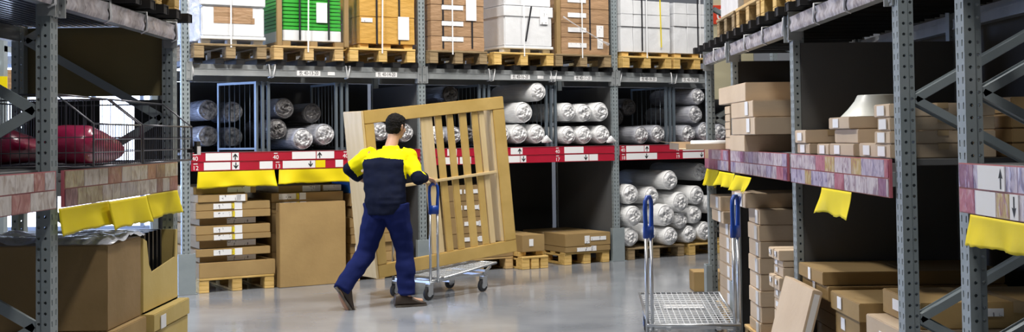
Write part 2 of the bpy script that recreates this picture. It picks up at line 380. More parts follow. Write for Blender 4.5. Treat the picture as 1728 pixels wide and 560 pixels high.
# ------------------------------------------------------------------ pallets
def pallet_meshes(w, d, m):
    bw = .1
    top = MB()
    for k, y in enumerate([-d / 2 + .05 + i * (d - .1) / 4 for i in range(5)]):   # top boards run across the width
        top.box(-w / 2, w / 2, y - .055 if k in (0, 4) else y - .048, y + .055 if k in (0, 4) else y + .048, .122, .144)
    for x in (-w / 2 + .05, 0, w / 2 - .05): top.box(x - .05, x + .05, -d / 2, d / 2, .100, .1218)
    top.bevel(.003)
    blk = MB().box(-.05, .05, -.07, .07, .0221, .0998).bevel(.003)
    run = MB().box(-.05, .05, -d / 2, d / 2, 0, .022).bevel(.003)
    return top.mesh('deck_boards', m), blk.mesh('block', m), run.mesh('runner', m)
PAL = {}
def pallet(loc, ang, w, d, m, label, group):
    key = (round(w, 2), round(d, 2), m.name)
    if key not in PAL: PAL[key] = pallet_meshes(key[0], key[1], m)
    t, bl, rn = PAL[key]; w, d = key[0], key[1]
    r = thing('wooden_pallet', label, 'pallet', loc, ang, group)
    link('deck_boards', t, r)
    for x in (-w / 2 + .05, 0, w / 2 - .05):
        link('runner', rn, r, (x, 0, 0))
        for y in (-d / 2 + .07, 0, d / 2 - .07): link('block', bl, r, (x, y, 0))
    return r
# ------------------------------------------------------------------ rolled mattresses
def roll_meshes(seed, L, mb, me_, lump=.05, tail=False):
    B = MB(); n, k = 36, 20; rings = []
    sd = Vector((seed * 13.1, seed * 7.7, 0))
    for i in range(k + 1):
        t = (i / k) ** 1.5; y = t * L; env = 1 - .10 * max(0, 1 - y / .03) ** 2 - .12 * max(0, 1 - (L - y) / .05) ** 2
        ring = []
        for j in range(n):
            a = 2 * PI * j / n; q = Vector((math.cos(a), math.sin(a), y * 2.2)) * 1.4 + sd
            r = env * (.965 + lump * noise.noise(q) + lump * .4 * noise.noise(q * 3.1) + .012 * math.exp(-y / .05) * noise.noise(q * 9))
            if math.sin(a) < -.6: r *= 1 - .06 * (-math.sin(a) - .6)
            ring.append(B.b.verts.new((r * math.cos(a), y, r * math.sin(a))))
        rings.append(ring)
    for A, Bq in zip(rings, rings[1:]):
        for j in range(n): B.b.faces.new((A[j], A[(j + 1) % n], Bq[(j + 1) % n], Bq[j]))
    B.b.faces.new(rings[-1])
    edge = [v.co.copy() for v in rings[0]]
    body = B.mesh('roll', mb, True)
    E = MB(); kk = 16; er = [[E.b.verts.new((v.x * .997, v.y + .001, v.z * .997)) for v in edge]]
    for i in range(1, kk):
        f = 1 - i / kk; ring = []
        for j in range(n):
            e = edge[j]; ff = f; x, z = e.x * ff, e.z * ff; q = Vector((x * 2.1, z * 2.1, seed * 3.7))
            q2 = q + Vector((noise.noise(q * 1.7), noise.noise(q * 1.7 + Vector((9, 9, 9))), 0)) * .8
            ridge = 1 - 2 * abs(noise.noise(q2 * 1.3)); ridge2 = 1 - 2 * abs(noise.noise(q2 * 2.9 + Vector((5, 3, 1))))
            y = .012 - .040 * math.sin(min(1, (1 - f) * 2.2) * PI / 2) * (.25 + .55 * ridge + .35 * ridge2)
            ring.append(E.b.verts.new((x, y, z)))
        er.append(ring)
    for A, Bq in zip(er, er[1:]):
        for j in range(n): E.b.faces.new((A[j], A[(j + 1) % n], Bq[(j + 1) % n], Bq[j]))
    E.b.faces.new(er[-1])
    if tail:
        p = [(.55, .005, -.55), (1.0, -.02, -.1), (1.5, -.05, -.75), (1.15, -.02, -.9), (.5, .0, -.85)]
        c0 = E.b.verts.new((1.0, -.06, -.6)); vs = [E.b.verts.new(q) for q in p]
        for i in range(5): E.b.faces.new((c0, vs[i], vs[(i + 1) % 5]))
    return body, E.mesh('gathered_end', me_, True)
ROLLS = {}
def roll(F, u, v, z, r, L, kind, label, group, yaw=0, pitch=0, tail=False, spin=None):
    """z = underside of the roll"""
    mb, me_ = {'w': (rollw, wrapendw), 'g': (rollg, wrapend), 'd': (rolld, rolld)}[kind]
    s = random.randrange(5); key = (kind, s, tail, round(L, 1))
    if key not in ROLLS: ROLLS[key] = roll_meshes(s + 1, L, mb, me_, .05 if kind != 'w' else .06, tail)
    a, e = ROLLS[key]
    o = tag(link('rolled_mattress', a, None, F.p(u, v, z + r), (pitch, 0, F.a + yaw)), label, 'rolled mattress', group)
    o.scale = (r, 1, r); link('gathered_end', e, o)
    return o
def relax(pts, rs, z0, ulim=None, it=400):
    pts = [list(p) for p in pts]
    for _ in range(it):
        for i in range(len(pts)):
            for j in range(i):
                dx, dz = pts[i][0] - pts[j][0], pts[i][1] - pts[j][1]; d = math.hypot(dx, dz) or 1e-6; m = (rs[i] + rs[j]) * 1.005 - d
                if m > 0: 
                    k = m / d * .5
                    pts[i][0] += dx * k; pts[i][1] += dz * k; pts[j][0] -= dx * k; pts[j][1] -= dz * k
            pts[i][1] = max(pts[i][1], z0 + rs[i])
            if ulim: pts[i][0] = min(max(pts[i][0], ulim[0] + rs[i]), ulim[1] - rs[i])
    return pts
UPW = ['first', 'second', 'third', 'fourth', 'fifth', 'sixth', 'seventh']
ORD = ['topmost', 'second from top', 'third from top', 'fourth from top', 'fifth from top', 'sixth from top', 'seventh from top', 'eighth from top', 'ninth from top', 'tenth from top', 'eleventh from top', 'twelfth from top']
# ================================================================== BACK RACK (across the end of the aisle)
UB, UT, RT, RB_ = 2.164, 2.279, 1.394, 1.212
DB = 1.30
RBk = Rack(FB, 'long grey pallet rack across the end of the aisle with red price rails', DB)
for k in range(4): RBk.post(k * BAY)
for k in range(3):
    u0, u1 = k * BAY + .05, (k + 1) * BAY - .05
    bm_ = RBk.beam(u0, u1, UB, UT)
    RBk.beam(u0, u1, UB, UT, DB - .04, conn=False)
    RBk.beam(u0, u1, RT - .12, RT - .02, conn=False); RBk.beam(u0, u1, RT - .12, RT - .02, DB - .04, conn=False)
    RBk.deck(u0, u1, RT, .05)
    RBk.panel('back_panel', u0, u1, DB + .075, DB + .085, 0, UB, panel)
    RBk.panel('side_panel', u1 + .050 - .037, u1 + .050 - .031, .0445, DB - .05, 0.01, UB - .06, panelg)
    RBk.bars(u0 + .06, u1 - .06, .205, UT, UT + .054, .055)
BASEP = UT + .0545
# beam labels
def beamlabel(px0, px1, py, s, tiny=False):
    u0, z = FB.at(-.014, px0, py); u1, _ = FB.at(-.014, px1, py)
    z = UB + .038; h = .052 if not tiny else .036
    o = MB().box(u0, u1, -.0155, -.0125, z - h / 2, z + h / 2).build('bay_label', paper, RBk.root)
    if s: text(s, .058, ink, o, ((u0 + u1) / 2, -.0158, z), sx=min(1.2, (u1 - u0) * .95 / (.0325 * len(s))))
    return o
for a, c, y, s in ((501, 540.5, 122, '长 40-13-20'), (634, 670, 124, '长 40-14-20'), (862, 894, 128.5, '长 40-16-20'), (969, 998.5, 129.5, '长 40-17-20'), (1080, 1108, 131, '长 40-18-20'), (1151, 1178.5, 132, '长 40-19-20')):
    beamlabel(a, c, y, s)
beamlabel(907, 917, 128, '', True); beamlabel(553, 565, 121, '', True); beamlabel(928, 948, 128, '', True)
# white ties looped over the beam
for i, px in enumerate((455, 463, 585, 589, 826, 834, 930, 938, 1133, 1141, 325, 1148 - 100)):
    u, _ = FB.at(-.02, px, 118); b = MB(); lean = .012 if i % 2 else -.008
    b.tube([(u + lean, .05, UT + .006), (u + lean, -.022, UT + .004), (u, -.024, UT - .05), (u - lean, -.022, UB - .006), (u - lean, .05, UB - .01)], .007, 6)
    b.build('beam_tie', whitestrap, RBk.root, smooth=True)
# price rails
def cardq(rail, u0, u1, z0, z1, m, v=-.0345, name='price_card'): return MB().box(u0, u1, v, v + .002, z0, z1).bevel(.0008).build(name, m, rail)
def arrow(rail, u, z, up):
    h, s = .066, 1 if up else -1
    b = MB(); P = [(-.006, -h / 2), (.006, -h / 2), (.006, h * .08), (.021, -.012), (.025, 0), (0, h / 2), (-.025, 0), (-.021, -.012), (-.006, h * .08)]
    vs = [b.b.verts.new((u + x, -.0355, z + s * y)) for x, y in P]; b.b.faces.new(vs)
    return b.build('arrow', ink, rail)
rails = []
ZM = (RT + RB_) / 2
for k in range(3):
    u0, u1 = k * BAY + .045, (k + 1) * BAY - .045
    b = MB(); b.box(u0, u1, -.032, -.0135, RB_, ZM - .002); b.box(u0, u1, -.032, -.0135, ZM + .002, RT - .001)
    for z in (RB_, ZM + .002): b.box(u0, u1, -.036, -.032, z, z + .004)
    for z in (ZM - .006, RT - .005): b.box(u0, u1, -.036, -.032, z, z + .004)
    rails.append(b.build('price_rail', red, RBk.root))
def railu(px): return FB.at(-.0345, px, 265)[0]
UPZ = (ZM + .008, RT - .007); LOZ = (RB_ + .006, ZM - .008)
def rc(px0, px1, row, m=paper):
    u0, u1 = railu(px0), railu(px1); k = max(0, min(2, int(u0 / BAY)))
    z = UPZ if row else LOZ; return cardq(rails[k], u0, u1, z[0], z[1], m)
for a, c, row in ((347, 390, 1), (391.5, 403, 1), (344, 389, 0), (391.5, 404, 0), (438, 460, 0), (493, 533, 1), (534.5, 564, 1), (477, 532, 0), (566, 579, 0),
                  (755, 771, 1), (740, 773, 0), (776, 795, 0), (862, 882, 1), (853, 877.5, 0), (878.5, 888, 0), (952.5, 985, 1), (953, 993.5, 0), (994.5, 1009, 0),
                  (1057, 1087, 1), (1088, 1096, 1), (1057, 1109, 0), (1152.5, 1188, 1), (1152.5, 1188, 0)): rc(a, c, row)
rc(532.5, 549, 0, yellowl)
for px, row in ((397, 1), (398, 0), (539.5, 1), (524, 0), (877, 1), (883.5, 0), (988.5, 0), (1092, 1), (1091, 0), (1184, 0)):
    u = railu(px); arrow(rails[max(0, min(2, int(u / BAY)))], u, (sum(UPZ) if row else sum(LOZ)) / 2, row)
for px, s, row in ((329, '40', 1), (330, '12', 0), (465.5, '40', 1), (468.5, '13', 0), (583, '40', 1), (725, '40', 1), (726, '15', 0), (836, '40', 1), (836, '16', 0), (941, '40', 1), (941, '17', 0), (1051.5, '40', 1), (1052, '18', 0), (1143.5, '40', 1), (1144, '19', 0)):
    u = railu(px); k = max(0, min(2, int(u / BAY))); z = UPZ if row else LOZ
    text(s, .062, white, rails[k], (u, -.0345, z[0] + .022), name='bay_number')
    MB().box(u - .02, u + .02, -.0346, -.0335, z[1] - .016, z[1] - .008).build('small_print', white, rails[k])
# yellow banners under the rails
def banner(F, u0, u1, z0, z1, label, v=-.03, amp=.03, seed=0, curl=.5, skew=0, group='yellow banners hanging under the price rails'):
    B = MB(); nx, nz = 22, 10; g = []
    for i in range(nx + 1):
        row = []
        for j in range(nz + 1):
            s, t = i / nx, j / nz
            y = -amp * (t ** 1.4) * (noise.noise(Vector((s * 4 + seed, t * .6, seed))) * 1.2 + curl * (abs(2 * s - 1) ** 3))
            zz = z1 + (z0 - z1) * t * (1 + .10 * noise.noise(Vector((s * 3.1 + seed * 2, 0, 4))) + .05 * (2 * abs(s - .5)) ** 4)
            if j == nz: zz += .008 * noise.noise(Vector((s * 16, seed, 0)))
            row.append(B.b.verts.new((u0 + (u1 - u0) * (s + .04 * t * (s - .5)) + skew * t, v + y, zz)))
        g.append(row)
    for i in range(nx):
        for j in range(nz): B.b.faces.new((g[i][j], g[i + 1][j], g[i + 1][j + 1], g[i][j + 1]))
    c = ((u0 + u1) / 2, v, z0); 
    for w in B.b.verts: w.co -= Vector(c)
    o = tag(B.build('yellow_banner', yellow, None, F.p(*c), F.a, True), label, 'banner', group)
    md = o.modifiers.new('thickness', 'SOLIDIFY'); md.thickness = .0015
    return o
for i, (a, c, y0, y1, lab) in enumerate(((334, 463, 289, 317, 'yellow banner hanging under the red rail beside the far left post of the end rack'), (471, 589, 285, 308, 'yellow banner under the red rail, just left of the walking man'))):
    u0, z1 = FB.at(-.03, a, y0); u1, _ = FB.at(-.03, c, y0); _, z0 = FB.at(-.03, a, y1)
    banner(FB, u0, u1, z0 if i == 0 else z0 - .01, RB_ - .002, lab, seed=3 + i, amp=.05)
# post guards
guard(FB, 0, 'grey steel guard around the foot of the end rack post beside the box stack'); guard(FB, BAY, 'grey steel guard at the post foot behind the walking man')
guard(FB, 2 * BAY, 'grey steel guard at the post foot between brown boxes and white rolls')
# divider grids on the shelf
def divider(u, label, h=.72, yaw=0, d1=.80):
    r = thing('divider_grid', label, 'divider', FB.p(u, 0, RT), FB.a, 'bar dividers on the middle shelf')
    d0 = .06; z1 = h
    g = thing('grid_panel', '', '', (0, d0, 0)); 
    for k in ('label', 'category'): del g[k]
    g.parent = r; g.rotation_euler = (0, 0, yaw)
    L = d1 - d0
    b = MB(); b.box(-.014, .014, 0, .030, .0008, z1); b.box(-.010, .010, L - .024, L, .0008, z1); b.box(-.010, .010, .030, L - .024, z1 - .024, z1); b.box(-.010, .010, .030, L - .024, .02, .04)
    b.build('frame', steelb, g)
    n = 7
    for k in range(1, n):
        y = .03 + (L - .06) * k / n; MB().tube([(0, y, .04), (0, y, z1 - .024)], .0042 if k != 5 else .009, 6).build('bar', steelb, g, smooth=True)
    for k in (1, 2):
        x = .0 + k * .062; MB().box(x - .014, x + .014, d0, d0 + .030, .0008, z1).build('post', steelb, r)
    q = MB(); q.box(.0145, .137, d0 + .031, d0 + .036, .004, .03); q.build('crossbar', steelb, r)
    q = MB(); q.box(.0145, .137, d0 + .031, d0 + .036, z1 - .04, z1 - .01); q.build('crossbar', steelb, r)
    return r
DIV = []
for px, lab in ((434, 'blue-grey bar divider on the shelf, left of the two grey film rolls'), (568, 'blue-grey bar divider on the shelf just left of the wooden frame'),
                (810, 'blue-grey bar divider seen above the top rail of the wooden frame'), (923, 'blue-grey bar divider between the white roll groups beside the beam label 17'), (1125, 'blue-grey bar divider among the grey film rolls near the right rack')):
    u, _ = FB.at(.06, px, 200); DIV.append(u); divider(u, lab, yaw=.42 if px == 434 else 0, d1=.66 if px == 434 else .8)
# ---------------- upper pallets and their loads
def wall_strap(F, u, v0, v1, z0, z1, m, label, w=.012, lean=0, group='straps around the pallet loads'):
    r = MB(); r.box(-w / 2, w / 2, -.004, -.0022, 0, z1 - z0)
    if lean:
        for q in r.b.verts: q.co.x += lean * q.co.z
    o = r.build('strap', m, None, F.p(u, v0, z0), F.a); return tag(o, label, 'strap', group)
WPB = .85
SP = dict()
def pal_px(F, v, a, c, y, base, m, label, d=1.2, group='wooden pallets on the top level of the end rack'):
    u0, _ = F.at(v, a, y); u1, _ = F.at(v, c, y); k = math.floor((u0 + u1) / 2 / BAY); u0 = max(u0, k * BAY + .062); u1 = min(u1, (k + 1) * BAY - .062)
    pallet(F.p((u0 + u1) / 2, v + d / 2, base), F.a, u1 - u0, d, m, label, group); return u0, u1
VP = -.09
PXS = [(325, 450, woodd, 'dark weathered pallet under the white crates at the far left of the top level'), (462, 580, wood, 'pallet under the green striped load'), (590, 701, woody, 'yellowish pallet under the orange film-wrapped boxes'),
       (720, 822, woodd, 'weathered pallet under the brown film-wrapped boxes right of the middle post'), (834, 934, woody, 'yellowish pallet under the white lidded crates'), (938, 1031, woodd, 'weathered pallet under the tall brown boxes tied with a diagonal film rope'),
       (1046, 1133, woody, 'yellowish pallet under the white film-wrapped boxes right of the third post'), (1137, 1215, woody, 'pallet under the last white boxes, partly behind the right rack')]
PU = [pal_px(FB, VP, a, c, 90, BASEP, m_, lab) for a, c, m_, lab in PXS]
PT = BASEP + .1445
def load(i, px0, px1, splits, m, what, inset=.02, d=1.1, labels=(), first=0, zoff=0, v=None, gg=None, names=None):
    v = VP + inset if v is None else v
    u0, _ = FB.at(v, px0, 60); u1, _ = FB.at(v, px1, 60); out = []; kb = math.floor((u0 + u1) / 2 / BAY); u0 = max(u0, kb * BAY + .062); u1 = min(u1, (kb + 1) * BAY - .062)
    zs = [PT + zoff] + [max(PT + zoff + .05, FB.at(v, (px0 + px1) / 2, y)[1]) for y in splits]
    for k, (a, c) in enumerate(zip(zs, zs[1:])):
        lab = what % (('lowest', 'second from bottom', 'third from bottom', 'fourth from bottom', 'fifth from bottom')[k])
        out.append(cardbox(FB, u0, u1, v, v + d, a, c, lab, m, gg, tapes=False, bulge=.006, labels=[l[1:] for l in labels if l[0] == k]))
    return u0, u1, v, zs, out
# 1 white crates: feet, hand hole and plastic film
def white_crate(u0, u1, v0, v1, z0, z1, label, hole=True, lid=False, feet=True):
    r = thing('plastic_crate', label, 'crate', FB.p((u0 + u1) / 2, (v0 + v1) / 2, z0 + .0003), FB.a, 'white crates on the top level'); w, d, h = u1 - u0, v1 - v0, z1 - z0 - .001
    b = MB(); f = .045 if feet else 0
    b.box(-w / 2, w / 2, -d / 2, d / 2, f + (.03 if feet else 0), h).bevel(.012, 2)
    b.build('body', whitew, r)
    if feet:
        q = MB(); q.box(-w / 2 - .012, w / 2 + .012, -d / 2 - .012, d / 2 + .012, f, f + .032).bevel(.006); q.build('tray', crate, r)
        for x in (-.42, 0, .42):
            for y in (-.42, 0, .42): MB().box(x * w - .05, x * w + .05, y * d - .05, y * d + .05, 0, f).bevel(.008).build('foot', crate, r)
    if hole: 
        q = MB(); q.box(-.2, .2, -d / 2 - .0035, -d / 2 + .01, h - .17, h - .01); q.box(.18, .22, -d / 2 - .0035, -d / 2 + .01, h - .17, h - .11); q.build('brown_window', cardw, r)
    if lid: 
        q = MB(); q.box(-w / 2 - .012, w / 2 + .012, -d / 2 - .012, d / 2 + .012, h - .12, h).bevel(.006); q.build('lid', whitew, r)
    return r
v = VP + .03
u0, _ = FB.at(v, 340, 40); u1, _ = FB.at(v, 446, 40); z_ = FB.at(v, 390, 11)[1]; z2 = FB.at(v, 390, -40)[1]
white_crate(u0, u1, v, v + 1.1, PT, z_, 'white crate with a brown window in its front, far left of the top level')
white_crate(u0 - .02, u1 + .01, v - .015, v + 1.1, z_, z2, 'upper white crate stacked on the crate with a brown window', False, False, False)
b = MB(); n = 14
for i in range(n + 1):
    pass
def film(u0, v0, z0, z1, label, seed):
    B = MB(); nz, nx = 16, 6; g = []
    for i in range(nx + 1):
        g.append([B.b.verts.new((-.11 * i / nx * (1.1 - .9 * (j / nz - .5) ** 2) + .015 * noise.noise(Vector((i, j * .7, seed))), -.02 + .05 * noise.noise(Vector((i * .8, j * .5, seed + 4))), (z1 - z0) * j / nz)) for j in range(nz + 1)])
    for i in range(nx):
        for j in range(nz): B.b.faces.new((g[i][j], g[i + 1][j], g[i + 1][j + 1], g[i][j + 1]))
    o = tag(B.build('plastic_film', clearfilm, None, FB.p(u0, v0, z0), FB.a, True), label, 'film'); return o
def clear(name, tint, mixf):
    M = bpy.data.materials.new(name); M.use_nodes = True; N = M.node_tree.nodes; L = M.node_tree.links; b = N['Principled BSDF']
    b.inputs['Base Color'].default_value = (*tint, 1); b.inputs['Roughness'].default_value = .2; b.inputs['Alpha'].default_value = mixf
    n = N.new('ShaderNodeTexNoise'); n.inputs['Scale'].default_value = 22; bp = N.new('ShaderNodeBump'); bp.inputs['Strength'].default_value = .9; bp.inputs['Distance'].default_value = .02
    tc = N.new('ShaderNodeTexCoord'); L.new(tc.outputs['Object'], n.inputs['Vector']); L.new(n.outputs['Fac'], bp.inputs['Height']); L.new(bp.outputs['Normal'], b.inputs['Normal'])
    return M
clearfilm = clear('clear_film', (.8, .82, .86), .45); glassshade = clear('milky_film', (.82, .83, .78), .75)
film(u0 - .025, v, PT + .02, z2, 'loose clear film hanging at the left edge of the white crates', 2.0)
uc = (u0 + u1) / 2; SV = VP - .0
def straps(px, m, label, y0, y1=-40, lean=0, v=None, w=None):
    w = w or (.020 if m is blackstrap else .015)
    v = (VP + .005) if v is None else v
    u, z0 = FB.at(v, px, y0); z1 = FB.at(v, px, y1)[1]
    wall_strap(FB, u, v, 0, max(z0, BASEP + .02), z1, m, label, w, lean)
straps(390, whitestrap, 'white strap down the front of the white crates', 80, v=VP - .001)
# 2 green sheets with wooden posts
u0, u1, v, zs, _g = load(1, 476, 578, [], green, '%s', .03)
zt = FB.at(v, 520, 69)[1]; zw = FB.at(v, 520, 51)[1]
base = PT + .055
r = thing('timber_crate_frame', 'brown timber posts and base holding the green sheet stack', 'crate frame', FB.p((u0 + u1) / 2, v + .55, PT + .0003), FB.a)
w = u1 - u0 + .07; 
for x in (-1, 1):
    for y in (-1, 1): MB().box(x * (w / 2) - .025, x * (w / 2) + .025, y * .56 - .02, y * .56 + .02, 0, z2 - PT).bevel(.003).build('corner_post', cardb, r)
for x in (-.4, 0, .4): MB().box(x * w - .05, x * w + .05, -.56, .56, 0, .05).bevel(.003).build('base_block', cardb, r)
us0, us1 = u0 + .012, u1 - .012; vs0, vs1 = v + .012, v + 1.06
cardbox(FB, us0, us1, vs0, vs1, base, zw, 'white bottom layer under the green sheets', whitew, tapes=False, bulge=.003)
nl = 13; hz = (z2 - zw) / nl
for k in range(nl):
    cardbox(FB, us0 + .003 * (k % 2), us1, vs0 + .002 * ((k * 7) % 3), vs1, zw + hz * k, zw + hz * (k + 1), 'green sheet pack, number %d counting up from the white bottom layer' % (k + 1), green, 'green sheet packs between the timber posts', name='sheet_pack', cat='sheet pack', tapes=False, bulge=.002, gap=.006)
straps(506, blackstrap, 'left black strap over the green sheet packs', 68, v=v - .001); straps(555, blackstrap, 'right black strap over the green sheet packs', 68, v=v - .001); straps(520, whitestrap, 'white strap over the middle of the green sheet packs', 88, v=VP - .003, lean=.012)
u, z = FB.at(v - .004, 543, 24); tag(MB().box(-.06, .06, 0, .001, -.14, .07).build('document_sheet', paper, None, FB.p(u, v - .004, z + .05), FB.a), 'blank white sheet stuck on the green sheet packs', 'sheet', 'white sheets on the pallet loads')
# 3 orange
u0, u1, v, zs, bx3 = load(2, 607, 700, [29, -45], cardo, '%s orange film-wrapped box on its yellowish pallet', .03, labels=[(0, 'f', -.75, .87, .13, .045)], zoff=.05)
r = None
for k, x in enumerate((.1, .5, .9)): tag(MB().box(-.05, .05, -.5, .5, 0, .049).bevel(.003).build('wooden_bearer', woody, None, FB.p(u0 + (u1 - u0) * x, v + .53, PT + .0003), FB.a), '%s wooden bearer between the orange boxes and their pallet' % ('left', 'middle', 'right')[k], 'bearer', 'wooden bearers')
straps(636, blackstrap, 'left black strap over the orange boxes', 76, v=v - .001); straps(674, blackstrap, 'right black strap over the orange boxes', 76, v=v - .001); straps(645, whitestrap, 'white strap over the orange boxes', 90, v=VP - .003, lean=.015)
u, z = FB.at(v - .007, 681, 48); tag(MB().box(-.066, .066, 0, .001, -.125, .125).build('document_sheet', paper, None, FB.p(u, v - .009, z), FB.a), 'blank white sheet stuck on the orange boxes', 'sheet', 'white sheets on the pallet loads')
# 4 brown
u0, u1, v, zs, _g = load(3, 727, 817, [62, 36, 9, -40], cardw, '%s brown film-wrapped box right of the middle post', .03, labels=[(k, 'f', -.2, .86, .27, .05) for k in range(3)])
straps(748, blackstrap, 'left black strap over the brown film-wrapped boxes', 82, v=v - .001); straps(797, blackstrap, 'right black strap over the brown film-wrapped boxes', 82, v=v - .001); straps(764, whitestrap, 'white strap over the brown film-wrapped boxes', 92, v=VP - .003)
u, z = FB.at(v - .007, 795, 17); tag(MB().box(-.066, .066, 0, .001, -.12, .12).build('document_sheet', paper, None, FB.p(u, v - .009, z), FB.a), 'blank white sheet stuck on the brown film-wrapped boxes', 'sheet', 'white sheets on the pallet loads')
# 5 white lidded crates
v = VP + .03
u0, _ = FB.at(v, 851, 40); u1, _ = FB.at(v, 931, 40); z_ = FB.at(v, 890, 11)[1]
c5 = white_crate(u0, u1, v, v + 1.1, PT, z_, 'white lidded crate with a barcode on its lid, right of the brown boxes', False, True)
MB().box((u1 - u0) / 2 - .17, (u1 - u0) / 2 - .06, -.5665, -.565, z_ - PT - .2, z_ - PT - .02).build('barcode_label', label_m, c5)
white_crate(u0 + .01, u1 - .005, v + .01, v + 1.1, z_, z2, 'upper white crate on the white lidded crate', False, False, False)
straps(887, blackstrap, 'slanting black strap on the white lidded crates', 70, 10, .20, v=v - .016); straps(885, whitestrap, 'white strap over the white lidded crates', 95, v=VP - .003)
# 6 tall brown
u0, u1, v, zs, _g = load(5, 947, 1028, [64, 40, 15, -10, -42], cardw, '%s tall brown box left of the third post', .03, labels=[(k, 'f', -.35, .55, .26, .055) for k in range(4)] + [(0, 'f', .6, .9, .08, .12), (1, 'f', .6, .5, .10, .14)])
tag(MB().box(-.028, .028, -.03, .03, 0, z2 - PT).bevel(.003).build('edge_post', cardb, None, FB.p(u0 - .032, v + .03, PT + .0003), FB.a), 'cardboard corner post along the left edge of the tall brown boxes', 'corner post')
straps(983, whitestrap, 'white strap over the tall brown boxes', 98, v=VP - .003); straps(996, blackstrap, 'black strap over the tall brown boxes', 84, v=v - .001)
pa, pb = FB.at(v - .035, 951, 28), FB.at(v - .035, 1027, 75)
p0 = FB.p(pa[0], v - .035, pa[1]); rp = MB()
q1 = FB.p(pb[0], v - .035, pb[1]) - p0
q1 = Vector((q1.dot(FB.u), 0, q1.z))
rp.tube([(0, .006, 0), q1 * .15 + Vector((0, -.004, -.01)), q1 * .5 + Vector((0, -.006, -.012)), q1 * .85 + Vector((0, -.004, -.01)), q1], [.010, .007, .006, .008, .02], 8)
tag(rp.build('film_rope', clearfilm, None, p0, FB.a, True), 'twisted clear film rope running diagonally across the tall brown boxes', 'film rope')
# 7, 8 white boxes
for k, (a, mid, c, nm, gx) in enumerate(((1044, 1069, 1132, 'right of the third post', 6), (1138, 1160, 1212, 'beside the right rack', 7))):
    v = VP + .03; ua, ub_, uc_ = max(2 * BAY + .062, FB.at(v, a, 50)[0]), FB.at(v, mid, 50)[0], FB.at(v, c, 50)[0]
    z1_ = FB.at(v, mid, 45)[1]; z2_ = FB.at(v, mid, 24)[1]
    for (p, q, sd) in ((ua, ub_, 'left column'), (ub_ + .004, uc_, 'right column')):
        for j, (za, zb) in enumerate(((PT + .05, z1_), (z1_, z2_), (z2_, z2))):
            cardbox(FB, p, q, v + .012 * (j == 0), v + 1.08, za, zb, '%s white film-wrapped box in the %s of the load %s' % (('lowest', 'middle', 'upper')[j], sd, nm), whitew, 'white film-wrapped boxes', tapes=False, bulge=.008)
    for j, x in enumerate((.1, .5, .9)): tag(MB().box(-.05, .05, -.5, .5, 0, .049).bevel(.003).build('wooden_bearer', woody, None, FB.p(ua + (uc_ - ua) * x, v + .53, PT + .0003), FB.a), '%s wooden bearer under the white boxes %s' % (('left', 'middle', 'right')[j], nm), 'bearer', 'wooden bearers')
    straps(a + 40, blackstrap, 'black strap over the white boxes ' + nm, 86, v=v - .001)
    straps(a + 48 if k == 0 else a + 44, whitestrap, 'white strap over the white boxes ' + nm, 98, v=VP - .003)
    if k == 0: straps(1116, yellowl, 'yellow strap end over the white boxes right of the third post', 80, lean=-.02, v=v - .003)
# ---------------- mattress rolls on the middle shelf
def clear_of_div(u, r):
    for d in DIV:
        if d - .03 - r < u < d + .09: return d - .035 - r
        if d + .09 <= u < d + .20 + r: return d + .20 + r
    return u
def rollpx(lst, z0, v, L, kind, where, group):
    for (px, py, rp_, lab, kw) in lst:
        kw = dict(kw); vv = kw.pop('v', v); kd = kw.pop('kind', kind); LL = kw.pop('L', L)
        u, z = FB.at(vv, px, py); k = (FB.p(u, vv, 0)).y / FPX; r = rp_ * k * .94
        yield [u, z, r, vv, kd, LL, lab, kw]
def place(items, z0, group, ulims):
    items = list(items)
    pts = relax([(i[0], i[1]) for i in items], [i[2] for i in items], z0, ulims)
    for p, (u, z, r, vv, kd, LL, lab, kw) in zip(pts, items):
        roll(FB, p[0], vv, p[1] - r * .985, r * .985, LL, kd, lab, group, **kw)
RZ = RT + .001
G1 = 'film-wrapped mattress rolls on the middle shelf'
# bay 1
place(rollpx([(394, 189, 20, 'dark-ended roll behind the bars, upper of the two against the left post', {'kind': 'g'}), (394, 231, 19, 'roll low on the shelf behind the bars nearest the left post', {'kind': 'g'}), (352, 186, 20, 'blue-lit roll tight against the left post, upper row', {'kind': 'g'}), (352, 230, 20, 'blue-lit roll tight against the left post, on the shelf', {'kind': 'g'})], RZ, .68, .6, 'g', 1, G1), RZ, G1, (.08, DIV[0] + .06))
place(rollpx([(514, 232, 21, 'grey film roll with a crumpled end, left of the front pair', {}), (551, 232, 20.5, 'grey film roll with a crumpled end, right of the front pair', {}), (478, 232, 20, 'shaded roll on the shelf just right of the first bar divider', {'v': .2, 'kind': 'd', 'L': .85}),
    (478, 190, 20, 'shaded roll in the upper row right of the first bar divider', {'v': .2, 'kind': 'd', 'L': .85}), (527, 192, 19, 'shaded roll above the two grey film rolls', {'v': .3, 'kind': 'd', 'L': .75})], RZ, .02, 1.05, 'g', 1, G1), RZ, G1, (DIV[0] + .145, DIV[1] - .03))
place(rollpx([(643, 222, 18, 'grey film roll glimpsed just left of the man\'s head', {}), (688, 224, 18, 'grey film roll glimpsed just right of the man\'s head', {})], RZ, .04, 1.0, 'g', 1, G1), RZ, G1, (DIV[1] + .145, BAY - .08))
